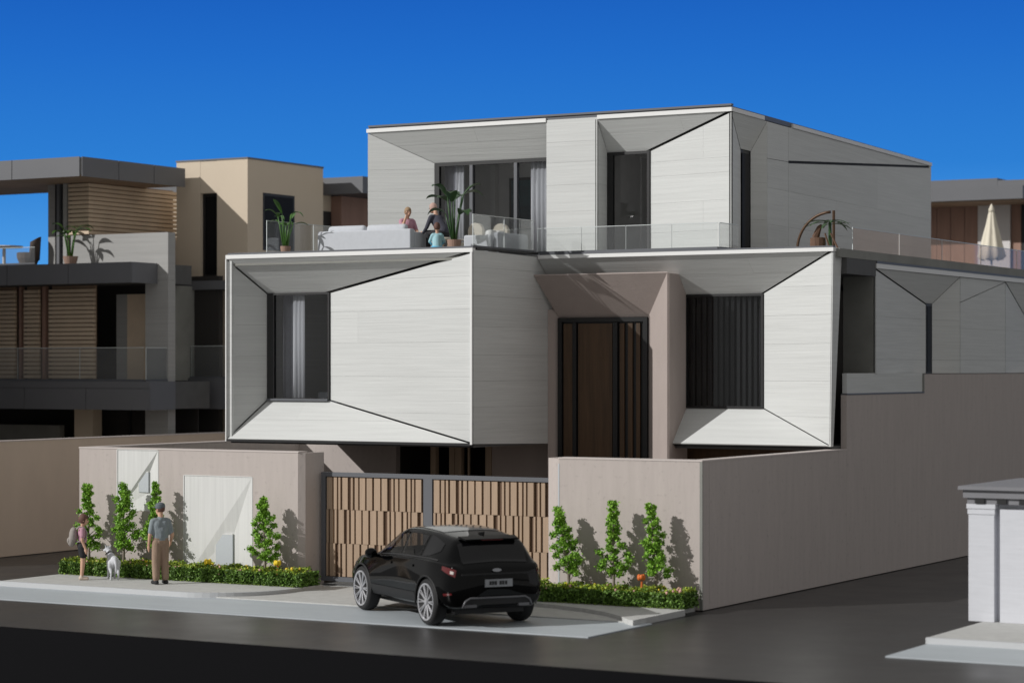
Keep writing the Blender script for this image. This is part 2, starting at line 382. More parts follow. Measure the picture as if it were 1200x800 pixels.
# ================================================================== THE SETTING
mb = MB(); n = 48; vs = []
for i in range(n + 1):
    a = R(72 + 76 * i / n)
    vs += [(-10 + 165 * math.cos(a), -20 + 165 * math.sin(a), -4), (-10 + 165 * math.cos(a), -20 + 165 * math.sin(a), 50)]
mb.add(vs, [(2 * i, 2 * i + 2, 2 * i + 3, 2 * i + 1) for i in range(n)])
struct('sky', mb, 'sky', 'plain blue sky behind the model houses')
struct('base_board', B(-60, 30, -8.95, 75, -3.2, -.006), 'board', 'black base board of the model')
struct('road', MB().add([(-60, -8.93, 0), (30, -8.93, 0), (30, 75, 0), (-60, 75, 0)], [(0, 1, 2, 3)]), 'asphalt', 'dark grey road around the plots')
struct('lane_strip', B(-15.9, .2, -5.15, -2.6, .001, .022), 'strip', 'pale blue-grey lane strip along the pavement')
struct('lane_strip', B(5.78, 20, -5.12, -2.9, .001, .022), 'strip')
drive = [(-10.6, -2.75), (.02, -2.75), (.02, -1.5), (-2.9, -.2), (-3.4, .3), (-3.4, 1.5), (-9.6, 1.5), (-9.6, -.2)]
struct('driveway', MB().prism(drive, .002, .045), 'pave')
struct('courtyard', B(-15.6, -.2, 1.5, 30, .002, .05), 'yard')
pl = [(-15.7, -.02), (-15.7, -2.95), ] + [(-10.6 + 1.55 * math.sin(R(a)), -1.25 - 1.7 * math.cos(R(a))) for a in range(0, 91, 6)] + [(-9.05, -.02)]
pr = [(.06, -.9), (.06, -3.12), (-.1, -3.0), (-.55, -2.5), (-1.1, -2.02), (-1.8, -1.62), (-2.6, -1.32), (-3.4, -1.12), (-3.75, -.95), (-3.75, -.02), (-.15, -.02), (-.15, -.75)]
pv1 = struct('pavement', MB().prism(pl, .001, .12), 'pave', 'pale pavement in front of the left wall')
pv2 = struct('pavement', MB().prism(pr, .001, .12), 'pave', 'pale pavement wedge in front of the right wall')
pv3 = struct('pavement', B(5.75, 20, -3.1, 3, .001, .12), 'pave', 'pale pavement under the white gatehouse')
def kerb(pts, parent, w=.11):
    mb = MB()
    for i in range(len(pts) - 1):
        a, b = Vector((*pts[i], 0)), Vector((*pts[i + 1], 0)); d = (b - a).normalized(); s = Vector((d.y, -d.x, 0))
        P = [a, b, b - s * w, a - s * w]
        P = [a + s * .01, b + s * .01, b - s * w, a - s * w]
        m_ = MB().slab([p + Vector((0, 0, .02)) for p in P], (0, 0, .106))
        obj('kerb', m_, 'kerb', parent)
kl = []
for i in range(1, len(pl) - 1): kl.append(pl[i])
seg = [(-15.7 + k * 1.02, -2.95) for k in range(5)] + kl[1:]
kerb(seg, pv1)
kerb([(5.75 + k * 1.2, -3.1) for k in range(6)], pv3)

# ================================================================== VILLA
V = thing('villa', 'white faceted villa with deep angular window recesses and roof terrace', 'house', (-7.7, 6, 0))
def vob(name, mb, m, **k): return obj(name, mb, m, V, **k)

# ---- lower left box (L): front at y=4, window set back to y=4.9
LX0, LX1, LZ0, LZ1, LY = -14.64, -7.70, 3.08, 7.44, 4.0
o_ = [(LX0, LY, LZ0), (LX1, LY, LZ0), (LX1, LY, LZ1), (LX0, LY, LZ1)]
i_ = [(-14.07, 4.9, 4.02), (-12.23, 4.9, 4.02), (-12.23, 4.9, 6.62), (-14.07, 4.9, 6.62)]
def midp(a, b): return tuple((a[k] + b[k]) / 2 for k in range(3))
BLK = .03
clad(V, 'left_facet', [o_[0], i_[0], i_[3], o_[3]], cuts=(4.35, 5.1, 5.85, 6.55), edges=[(midp(o_[3], i_[3]), BLK), (midp(o_[0], i_[0]), .018)])
clad(V, 'top_facet', [o_[3], i_[3], i_[2], o_[2]], cuts=(7.0,), edges=[(midp(o_[2], i_[2]), .05), (midp(o_[3], i_[3]), .012)])
clad(V, 'right_facet', [o_[1], i_[1], i_[2], o_[2]], cuts=(3.75, 4.6, 5.4, 6.15, 6.9), vcuts=((.205, 5.4, 6.15),), edges=[(midp(o_[2], i_[2]), .02), (midp(o_[1], i_[1]), .018)])
clad(V, 'bottom_facet', [o_[0], i_[0], i_[1], o_[1]], cuts=(3.55,), vcuts=((.25, 3.55, 4.2),), edges=[(midp(o_[1], i_[1]), .025), (midp(o_[0], i_[0]), .018)])
vob('fascia', B(LX0 - .04, LX1 + .02, LY - .012, LY + .12, LZ1 + .005, 7.54), 'fascia')
vob('edge_trim', B(LX0 - .04, LX0 - .012, LY - .02, LY + .1, LZ0 - .06, LZ1), 'fascia')
vob('edge_trim', B(LX1 - .035, LX1 + .015, LY - .03, LY + .01, LZ0 - .03, LZ1), 'fascia')
vob('drip_edge', B(LX0 - .02, LX1 - .04, LY - .012, LY + .2, LZ0 - .06, LZ0 - .004), 'frame')
clad(V, 'side_facet', [(LX1 + .03, LY + .02, 3.06), (LX1 + .03, 8.12, 2.96), (LX1 + .03, 8.12, 7.44), (LX1 + .03, LY + .02, 7.5)], cuts=(3.9, 4.5, 5.1, 5.75, 6.45, 7.1), view=(1, 0, 0))
vob('box_floor', B(LX0 + .03, LX1 - .03, LY + .12, 11.8, 2.98, 3.06), 'concrete_dark')
vob('box_wall', B(LX0 - .02, LX0 + .1, LY + .05, 12, 3.06, 7.4), 'clad')
vob('room_wall', B(LX0 + .1, LX1 - .05, 8.6, 8.7, 3.06, 7.3), 'inside')
vob('room_wall', B(-11.9, -11.8, 4.95, 8.6, 3.06, 7.3), 'inside')
vob('room_floor', B(LX0 + .1, -11.9, 5.0, 8.6, 3.7, 3.78), 'roomfloor')
vob('room_ceiling', B(LX0 + .1, -11.9, 4.97, 8.6, 6.72, 6.8), 'inside')
window_y(V, -14.07, -12.23, 4.9, 4.02, 6.62, fr=.045, left=.2)
vob('window_sill', B(-14.05, -12.25, 4.80, 4.86, 4.0, 4.05), 'framegrey')
curtain(V, -13.85, -13.40, 5.2, 3.8, 6.6, 'sheer', .035)
curtain(V, -13.45, -13.10, 5.08, 3.8, 6.6, 'curtain', .018, 3.2)
# bed couch just visible through the window
s_ = thing('sofa', 'grey sofa seen behind the glass of the lower left window', 'sofa', (-12.4, 6.4, 3.78))
obj('seat', B(-13.3, -11.95, 5.95, 6.7, 3.78, 4.2), 'sofa', s_); obj('backrest', B(-13.3, -11.95, 6.7, 6.9, 3.78, 4.75), 'sofa', s_)
for x in (-13.0, -12.45):
    obj('cushion', MB().ball((x, 6.5, 4.45), .3, sc=(1, .4, .9)), 'pot' if x > -12.6 else 'sofa', s_, smooth=True)

# ---- entrance
vob('door_wall', B(-7.8, -4.9, 7.72, 7.88, 0.05, 7.3), 'stone_plain')
canopy = [(-7.665, 6.8, 7.0), (-4.12, 6.8, 7.0), (-5.03, 7.65, 6.01), (-7.44, 7.65, 6.01)]
vob('canopy', MB().slab(canopy, (0, .01, .022)), 'stone_plain')
vob('portal_jamb', MB().slab([(-4.12, 6.8, .05), (-4.12, 6.8, 7.0), (-5.03, 7.65, 6.01), (-5.03, 7.65, .05)], (.028, .025, 0)), 'stone_plain')
vob('pier', MB().prism([(-4.08, 6.82), (-4.21, 8.05), (-4.97, 7.9), (-4.97, 7.68)], .05, 6.99), 'stone_plain')
vob('reveal', MB().prism([(-7.665, 7.5), (-7.44, 7.65), (-7.665, 7.66)], .05, 6.2), 'stone_plain')
door = vob('door', MB().box(-7.44, -7.33, 7.58, 7.7, .05, 6.0).box(-5.14, -5.03, 7.58, 7.7, .05, 6.0).box(-7.33, -5.14, 7.58, 7.7, 5.9, 6.0).box(-7.33, -5.14, 7.67, 7.71, .05, 5.9), 'frame')
for a, b, mm in [(-7.30, -7.06, 'dkwood'), (-6.90, -5.98, 'dkwood'), (-5.78, -5.66, 'dkwood'), (-5.56, -5.44, 'dkwood'), (-5.34, -5.24, 'dkwood')]:
    obj('plank', B(a, b, 7.62, 7.66, .08, 5.86), mm, door)
obj('mullion', B(-7.03, -6.93, 7.57, 7.665, .08, 5.88), 'frame', door); obj('mullion', B(-5.94, -5.82, 7.57, 7.665, .08, 5.88), 'frame', door)
obj('door_handle', B(-6.12, -6.07, 7.55, 7.58, 1.0, 2.6), 'chrome', door)

# ---- lower right box (Rb): front at y=7, window at y=8
RZ1 = 7.40
clad(V, 'soffit_facet', [(-7.66, 7.0, RZ1), (-.14, 7.0, RZ1), (-2.23, 8.0, 6.52), (-7.66, 8.0, 6.52)], cuts=(6.98,), vcuts=((.33, 6.9, 7.4), (.72, 6.9, 7.4)), edges=[(midp((-.14, 7, RZ1), (-2.23, 8, 6.52)), .035)])
clad(V, 'right_facet', [(-2.23, 8.0, 6.52), (-.12, 7.0, RZ1), (-.20, 7.038, 3.06), (-2.23, 8.0, 3.86)], cuts=(3.7, 4.5, 5.35, 6.0, 6.65), edges=[(midp((-.2, 7.038, 3.06), (-2.23, 8, 3.86)), .018)])
clad(V, 'bottom_facet', [(-4.21, 8.0, 3.86), (-2.23, 8.0, 3.86), (-.20, 7.038, 3.06), (-4.13, 7.038, 3.06)])
vob('fascia', B(-7.64, -.08, 6.96, 7.52, RZ1 + .004, 7.49), 'fascia')
vob('edge_return', MB().slab([(-.10, 7.01, RZ1), (-.10, 7.52, RZ1), (-.175, 7.2, 3.04), (-.175, 7.05, 3.04)], (-.05, 0, 0)), 'clad')
vob('drip_edge', B(-4.1, -.25, 7.13, 7.195, 3.0, 3.055), 'frame')
vob('box_floor', B(-4.1, -.15, 7.2, 11, 2.94, 3.05), 'concrete_dark')
w = window_y(V, -4.24, -2.23, 8.0, 3.86, 6.52, fr=.05)
for k in range(13):
    x = -4.12 + k * .145
    obj('louvre', B(x, x + .075, 8.12, 8.24, 3.9, 6.46), 'frame', w)
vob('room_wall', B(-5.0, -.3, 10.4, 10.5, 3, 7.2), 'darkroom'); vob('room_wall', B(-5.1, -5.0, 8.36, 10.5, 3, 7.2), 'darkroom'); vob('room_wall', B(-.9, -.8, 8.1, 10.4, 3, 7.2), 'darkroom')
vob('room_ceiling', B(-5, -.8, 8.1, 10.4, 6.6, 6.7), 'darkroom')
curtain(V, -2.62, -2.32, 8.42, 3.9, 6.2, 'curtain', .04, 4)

# ---- terrace slab over both boxes
vob('terrace_slab', MB().prism([(LX0 + .05, LY + .12), (LX1 - .04, LY + .12), (LX1 - .04, 7.14), (.0, 7.14), (.0, 9.3), (-.05, 30), (LX0 + .05, 30)], 7.28, 7.475), 'concrete')
cap_ = vob('terrace_cap', MB().box(LX0 + .02, LX1 + .03, LY, LY + .14, 7.543, 7.585), 'framegrey')
obj('cap_piece', B(LX1 - .11, LX1 + .05, LY + .145, 7.0, 7.506, 7.56), 'frame', cap_)
obj('cap_piece', B(-7.6, -.10, 6.98, 7.12, 7.493, 7.53), 'framegrey', cap_)
rail(V, (-7.77, 4.15), (-7.77, 7.0), 7.56, 8.33, 2)
rail(V, (-7.70, 7.05), (-2.95, 7.05), 7.53, 8.14, 4)
rail(V, (-2.93, 7.08), (-2.93, 8.15), 7.53, 8.14, 1)
rail(V, (-13.57, 4.15), (-13.57, 8.1), 7.5, 8.36, 2)
# concrete link between right box and side wing
vob('link_slab', B(-1.2, .02, 7.52, 9.3, 6.92, 7.27), 'concrete_dark')
vob('link_wall', B(-2.2, -.06, 9.33, 9.6, 4.25, 7.18), 'concrete')

# ---- side wing on the x=0 plane
WZ = 7.10
hx = -.35; S0 = (hx, 13.64); S1 = (hx, 14.07)
clad(V, 'wing_facet', [(0, 9.36, 4.66), (0, 9.36, WZ), (hx, 13.64, 6.4), (hx, 13.64, 4.66)], cuts=(5.0, 6.0), view=(1, 0, 0), edges=[(midp((0, 9.36, WZ), (hx, 13.64, 6.4)), .035)])
clad(V, 'wing_facet', [(0, 9.36, WZ), (0, 15.17, WZ), (hx, 14.07, 6.4), (hx, 13.64, 6.4)], view=(1, 0, 0), cuts=())
clad(V, 'wing_facet', [(hx, 14.07, 4.66), (0, 15.17, 4.66), (0, 15.17, WZ), (hx, 14.07, 6.4)], view=(1, 0, 0), cuts=(5.0, 6.0), edges=[(midp((0, 15.17, WZ), (hx, 14.07, 6.4)), .014)])
wv = vob('slit_window', B(hx - .03, hx + .01, 13.64, 14.07, 4.66, 6.4), 'frame')
obj('pane', B(hx + .012, hx + .02, 13.70, 14.01, 4.7, 6.34), 'matglass', wv)
clad(V, 'wing_facet', [(0, 15.19, 4.66), (0, 18.76, 4.66), (0, 18.76, WZ - .02), (0, 15.19, 6.46)], view=(1, 0, 0), cuts=(5.0, 5.8), edges=[(midp((0, 18.76, WZ - .02), (0, 15.19, 6.46)), .014)])
clad(V, 'wing_facet', [(0, 15.19, 6.46), (0, 18.76, WZ - .02), (0, 18.76, WZ), (0, 15.19, WZ)], view=(1, 0, 0), cuts=())
clad(V, 'wing_facet', [(0, 18.78, 4.66), (0, 18.78, WZ), (-.4, 22.2, 6.0), (-.4, 22.2, 4.66)], view=(1, 0, 0), cuts=(5.0, 5.8), edges=[(midp((0, 18.78, WZ), (-.4, 22.2, 6.0)), .035)])
clad(V, 'wing_facet', [(0, 18.78, WZ), (0, 29, WZ), (-.4, 24, 6.0), (-.4, 22.2, 6.0)], view=(1, 0, 0), cuts=())
clad(V, 'wing_facet', [(-.4, 22.8, 4.66), (0, 29, 4.66), (0, 29, WZ), (-.4, 24, 6.0), (-.4, 22.8, 6.0)], view=(1, 0, 0), cuts=())
vob('wing_body', B(-9, -.45, 9.65, 29, 2.9, 7.25), 'concrete_dark')
vob('fascia', B(-.3, .04, 9.32, 29, WZ + .005, 7.22), 'fascia')
vob('terrace_cap', B(-.2, .05, 9.32, 29, 7.223, 7.27), 'framegrey')
rail(V, (-.1, 8.15), (-.1, 26), 7.28, 8.0, 6, m='railrose')
# plinth wall below the wing
vob('plinth_wall', B(-.14, .0, 7.56, 12.56, .02, 4.19), 'stone'); vob('plinth_wall', B(-.3, .0, 12.561, 30, .02, 4.65), 'stone')
pn = vob('parapet_panel', B(-.13, -.02, 7.62, 12.5, 4.2, 4.68), 'clad'); obj('ledge', B(-.14, .012, 7.57, 12.56, 4.195, 4.225), 'framegrey', pn); obj('end_post', B(-.21, .012, 12.50, 12.56, 4.23, 4.66), 'concrete', pn)

# ---- upper storey (U)
UX0, UX1, UY, UZ = -13.33, -3.14, 8.2, 10.80
UB = 8.8
clad(V, 'left_facet', [(UX0, UY, 7.5), (-11.67, UB, 7.5), (-11.67, UB, 10.0), (UX0, UY, UZ)], cuts=(8.2, 8.75, 9.3, 9.85))
clad(V, 'top_facet', [(UX0, UY, UZ), (-11.67, UB, 10.0), (-8.1, UB, 10.0), (-8.1, UY, UZ)], cuts=(10.45,), vcuts=((.6, 10.4, 10.9),))
clad(V, 'column_facet', [(-8.1, UY, 7.5), (-6.69, UY, 7.5), (-6.69, UY, UZ + .06), (-8.1, UY, UZ + .06)], cuts=(8.05, 8.6, 9.25, 9.8, 10.3))
clad(V, 'side_facet', [(-6.69, UY, 7.5), (-6.72, UB, 7.5), (-6.72, UB, 10.04), (-6.69, UY, UZ)], view=(1, 0, 0), cuts=(9.25,))
clad(V, 'top_facet', [(-6.69, UY, UZ), (-6.72, UB, 10.04), (-5.56, UB, 10.04), (UX1, UY, UZ)], cuts=(10.45,), vcuts=((.62, 10.4, 10.9),), edges=[(midp((-5.56, UB, 10.04), (UX1, UY, UZ)), .045)])
clad(V, 'right_facet', [(-5.56, UB, 7.5), (UX1, UY, 7.5), (UX1, UY, UZ), (-5.56, UB, 10.04)], cuts=(8.05, 8.75, 9.4, 9.75), vcuts=((.66, 9.75, 11), (.66, 8.1, 8.75)), edges=[(midp((-5.56, UB, 10.04), (UX1, UY, UZ)), .018)])
vob('fascia', B(UX0 - .02, -8.1, UY - .03, UY + .12, UZ + .004, 10.9), 'fascia')
vob('fascia', B(-6.68, UX1 + .02, UY - .03, UY + .12, UZ + .004, 10.9), 'fascia')
ca, sa = math.cos(R(3.9)), math.sin(R(3.9))
def US(k, z, d=0): return (UX1 - k * sa - d * ca, UY + k * ca - d * sa, z)     # a point on the villa's upper east side: k along it, d set in
KE = 16.7
clad(V, 'side_facet', [US(0, 7.5), US(0, UZ), US(1.42, 10.05, .3), US(1.42, 7.5, .3)], view=(1, 0, 0), cuts=(9.25,), edges=[(midp(US(0, UZ), US(1.42, 10.05, .3)), .03)])
clad(V, 'top_facet', [US(0, UZ), US(2.45, UZ), US(2.1, 10.05, .3), US(1.42, 10.05, .3)], view=(1, 0, 0))
clad(V, 'side_facet', [US(2.1, 7.5, .3), US(2.45, 7.5), US(2.45, UZ), US(2.1, 10.05, .3)], view=(.6, -.8, 0), cuts=(8.4, 9.3))
wv = vob('slit_window', MB().slab([US(1.42, 7.5, .32), US(2.1, 7.5, .32), US(2.1, 10.05, .32), US(1.42, 10.05, .32)], (-.04, 0, 0)), 'frame')
obj('pane', MB().slab([US(1.5, 7.6, .29), US(2.02, 7.6, .29), US(2.02, 9.97, .29), US(1.5, 9.97, .29)], (-.01, 0, 0)), 'matglass', wv)
clad(V, 'side_facet', [US(2.45, 7.5), US(4.0, 7.5), US(4.0, 9.93), US(2.45, 9.9)], view=(1, 0, 0), cuts=(8.3, 9.2))
clad(V, 'side_facet', [US(2.45, 9.9), US(4.0, 9.93), US(4.0, UZ), US(2.45, UZ)], view=(1, 0, 0))
clad(V, 'side_facet', [US(4.0, 7.5), US(KE, 7.5), US(KE, 10.78), US(4.0, 9.93)], view=(1, 0, 0), cuts=(8.3, 9.2), vcuts=((.3, 8.3, 9.3), (.58, 9.2, 11), (.5, 7.5, 8.3)), edges=[(midp(US(KE, 10.78), US(4.0, 9.93)), .035)])
clad(V, 'side_facet', [US(4.0, 9.93), US(KE, 10.78), US(KE, UZ), US(4.0, UZ)], view=(1, 0, 0), edges=[(midp(US(KE, 10.78), US(4.0, 9.93)), .035)])
vob('fascia', MB().slab([US(.06, UZ + .004, -.03), US(2.2, UZ + .004, -.03), US(2.2, 10.9, -.03), US(.06, 10.9, -.03)], (-.12, 0, 0)), 'fascia')
vob('fascia', MB().slab([US(4.3, UZ + .004, -.03), US(KE, UZ + .004, -.03), US(KE, 10.9, -.03), US(4.3, 10.9, -.03)], (-.12, 0, 0)), 'fascia')
e_ = US(KE, 0); e2 = US(KE, 0, -.05)
vob('roof', MB().prism([(UX0 + .02, UY + .02), (UX1 - .02, UY + .02), (e_[0] - .05, e_[1]), (UX0 + .02, e_[1])], 10.82, 10.935), 'framegrey')
obj('roof_edge', B(UX0 + .03, UX1 + .01, UY - .02, UY + .1, 10.937, 10.985), 'framegrey', V)
vob('upper_wall', B(UX0 + .02, UX0 + .12, UY + .1, e_[1] - .3, 7.48, 10.8), 'clad')
vob('upper_wall', B(UX0 + .2, e_[0], e_[1] - .15, e_[1], 7.3, 10.8), 'clad')
# window walls and rooms of the upper storey
window_y(V, -11.67, -7.2, UB, 7.5, 10.0, fr=.09, mull=(-10.58, -9.29), left=.14)
window_y(V, -6.72, -5.56, UB, 7.5, 10.04, fr=.07, left=.16)
vob('room_wall', B(-13.0, -7.0, 11.2, 11.3, 7.5, 10.6), 'inside'); vob('room_wall', B(-12.1, -12.0, 8.95, 11.2, 7.5, 10.6), 'inside')
vob('room_wall', B(-7.15, -7.05, 8.9, 13.0, 7.5, 10.6), 'inside'); vob('room_wall', B(-8.4, -4.2, 12.1, 12.2, 7.5, 10.6), 'inside'); vob('room_wall', B(-5.5, -5.4, 8.9, 12.1, 7.5, 10.6), 'inside')
vob('room_ceiling', B(-12.2, -4.2, 8.9, 13.0, 10.14, 10.22), 'inside')
vob('room_panel', B(-11.35, -11.2, 11.0, 11.18, 7.5, 10.1), 'inside')
curtain(V, -11.52, -11.15, 9.02, 7.5, 9.95, 'sheer', .03)
curtain(V, -11.22, -10.93, 9.0, 7.5, 9.95, 'curtain', .018, 3)
curtain(V, -8.99, -8.3, 9.0, 7.5, 9.95, 'curtain', .022, 5.5)
art = vob('picture', MB().box(-10.84, -9.9, 11.13, 11.19, 8.4, 9.75), 'frame'); obj('print', B(-10.77, -9.97, 11.115, 11.128, 8.47, 9.68), 'artprint', art)
dk = vob('inner_door', B(-7.0, -6.25, 12.03, 12.09, 7.5, 9.35), 'frame'); obj('leaf', B(-6.93, -6.32, 12.01, 12.028, 7.5, 9.28), 'dkwood', dk)

# ---- ground floor under the boxes
vob('ground_wall', B(-15.6, -12.6, 8.4, 8.6, .05, 2.95), 'stone'); vob('ground_wall', B(-9.62, -7.72, 8.16, 8.3, .05, 2.96), 'stone_plain')
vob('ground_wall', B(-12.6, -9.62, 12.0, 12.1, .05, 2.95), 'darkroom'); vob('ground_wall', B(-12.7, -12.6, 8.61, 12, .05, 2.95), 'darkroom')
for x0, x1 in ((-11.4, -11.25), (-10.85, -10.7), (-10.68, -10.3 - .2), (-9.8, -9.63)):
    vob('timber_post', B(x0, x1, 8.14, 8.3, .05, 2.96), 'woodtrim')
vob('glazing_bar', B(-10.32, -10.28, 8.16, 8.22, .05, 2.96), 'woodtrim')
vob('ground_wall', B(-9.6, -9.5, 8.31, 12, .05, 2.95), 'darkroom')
vob('ground_wall', B(-5.6, -.32, 8.3, 8.4, .05, 2.935), 'dkwood')

# ================================================================== BOUNDARY WALLS
WH = 2.95
wl = thing('boundary_wall', 'rosy stone boundary wall with two white niches left of the gate', 'wall', (-12.7, 0, 0))
# face split round the two niches; niches are real recesses with splayed sides
def wallface(x0, x1, z0, z1): obj('wall_block', B(x0, x1, 0, .32, z0, z1), 'stone', wl)
n1 = (-14.74, -13.58, 1.56, WH - .02); n2 = (-12.83, -10.96, .02, 2.39)
wallface(-15.87, n1[0], .02, WH); wallface(n1[0], n1[1], .02, n1[2]); wallface(n1[1], n2[0], .02, WH)
wallface(n2[0], n2[1], n2[3], WH); wallface(n2[1], -9.72, .02, WH)
obj('wall_block', MB().prism([(-9.72, 0), (-9.59, .1), (-9.55, .75), (-9.72, .75)], .02, WH), 'stone', wl)
obj('cap', B(-15.88, -9.7, -.012, .33, WH + .002, WH + .03), 'cap', wl)
def niche(b, a1, zm, zl, depth, door):
    """shallow faceted recess: the back folds in to a valley at x=a1, a splayed side (and sill) rises back to the wall face"""
    x0, x1, z0, z1 = b; e = .004; t = (0, .02, 0)
    p = obj('niche', B(x0 - .01, x1 + .01, depth + .03, .318, z0 - .01, z1 - .002), 'concrete', wl)
    bot = z0 if zl is None else zl
    obj('niche_facet', MB().slab([(x0, e, z0), (x0, e, z1), (x1, e, z1)], t), 'water', p)
    obj('niche_facet', MB().slab([(x0, e, z0), (x1, e, z1), (a1, depth, zm)], t), 'water', p)
    obj('niche_facet', MB().slab([(x0, e, z0), (a1, depth, zm), (a1, depth, bot)], t), 'water', p)
    obj('niche_side', MB().slab([(x1, e, z1), (x1, e, z0), (a1, depth, bot), (a1, depth, zm)], t), 'water', p)
    if zl is not None: obj('niche_sill', MB().slab([(x0, e, z0), (a1, depth, zl), (x1, e, z0)], t), 'water', p)
    obj('niche_frame', MB().box(x0 - .025, x0, -.008, .02, z0, z1 + .006).box(x1, x1 + .025, -.008, .02, z0, z1 + .006).box(x0, x1, -.008, .02, z1, z1 + .018), 'water', p)
    dx0, dx1, dz0, dz1 = door
    d = obj('meter_door', B(dx0, dx1, depth * .45, depth + .02, dz0, dz1), 'meter', p)
    obj('door_rim', MB().box(dx0 - .022, dx0, depth * .42, depth, dz0, dz1 + .022).box(dx0, dx1, depth * .42, depth, dz1, dz1 + .022), 'water', d)
niche(n1, -13.87, 2.43, 1.98, .075, (-14.15, -13.88, 1.98, 2.43))
niche(n2, -11.5, 1.12, None, .075, (-11.97, -11.51, .3, 1.1))
obj('side_wall', B(-15.87, -15.6, .325, 16, .02, WH), 'stone', wl); obj('cap', B(-15.88, -15.59, .335, 16, WH + .002, WH + .03), 'cap', wl)
wr = thing('boundary_wall', 'rosy stone boundary wall right of the gate turning down the side road', 'wall', (-1.6, 0, 0))
obj('wall_block', B(-3.23, -.001, 0, .32, .02, WH), 'stone', wr); obj('wall_block', MB().prism([(-3.23, 0), (-3.23, .7), (-3.66, .7), (-3.66, .34)], .02, WH), 'stone', wr)
obj('joint', B(-3.245, -3.215, -.006, .02, .1, WH - .1), 'meter', wr)
obj('side_wall', B(-.30, .0, .325, 7.555, .02, WH), 'stone', wr)
obj('corner_strip', B(-.055, .004, -.004, .03, .02, WH), 'concrete', wr)
obj('cap', MB().box(-3.24, .006, -.012, .33, WH + .002, WH + .03).box(-.31, .006, .335, 7.55, WH + .002, WH + .03), 'cap', wr)

# ================================================================== GATE
G = thing('sliding_gate', 'brown slatted timber gate in a grey metal frame behind the black car', 'gate', (-6.7, .6, 0))
gx0, gx1, gz0, gz1, gy = -9.5, -3.66, .14, 2.52, .6
fr = MB(); fr.box(gx0, gx0 + .11, gy - .03, gy + .07, gz0, gz1).box(gx1 - .12, gx1, gy - .03, gy + .07, gz0, gz1).box(gx0 + .11, gx1 - .12, gy - .03, gy + .07, gz1 - .09, gz1).box(gx0 + .11, gx1 - .12, gy - .03, gy + .07, gz0, gz0 + .1)
obj('frame', fr, 'framegrey', G); obj('centre_post', B(-6.85, -6.63, gy - .035, gy + .07, gz0 + .1, gz1 - .09), 'framegrey', G)
obj('track', B(gx0, gx1, gy - .02, gy + .08, .047, .07), 'concrete_dark', G)
for x in (-8.1, -5.0): obj('roller', MB().lathe([(.05, 0), (.05, .04)], (x, gy, .10), 12, 'y'), 'framegrey', G)
pat = [.25, .17, .13, .25, .07, .12, .18, .25, .25, .27, .25, .08, .13, .17]
rows = [(1.712, 2.41), (.972, 1.708), (.25, .968)]
slat_cache = {}
for (a, b) in ((gx0 + .13, -6.87), (-6.61, gx1 - .14)):
    obj('back_panel', B(a, b, gy + .025, gy + .06, gz0 + .1, gz1 - .09), 'gateback', G)
    for r_, (z0, z1) in enumerate(rows):
        x = a + .01 - (.0, .10, .02)[r_]; i = (0, 0, 2)[r_]
        while x < b - .04:
            wd = pat[i % len(pat)] * .74; xa = max(x, a); xb = min(x + wd - .045, b)
            key = round(xb - xa, 3)
            if xb - xa > .025: obj('slat', B(xa, xb, gy - .012 - .006 * (i % 3), gy + .022, z0, z1), 'gatewood', G)
            x += wd; i += 1

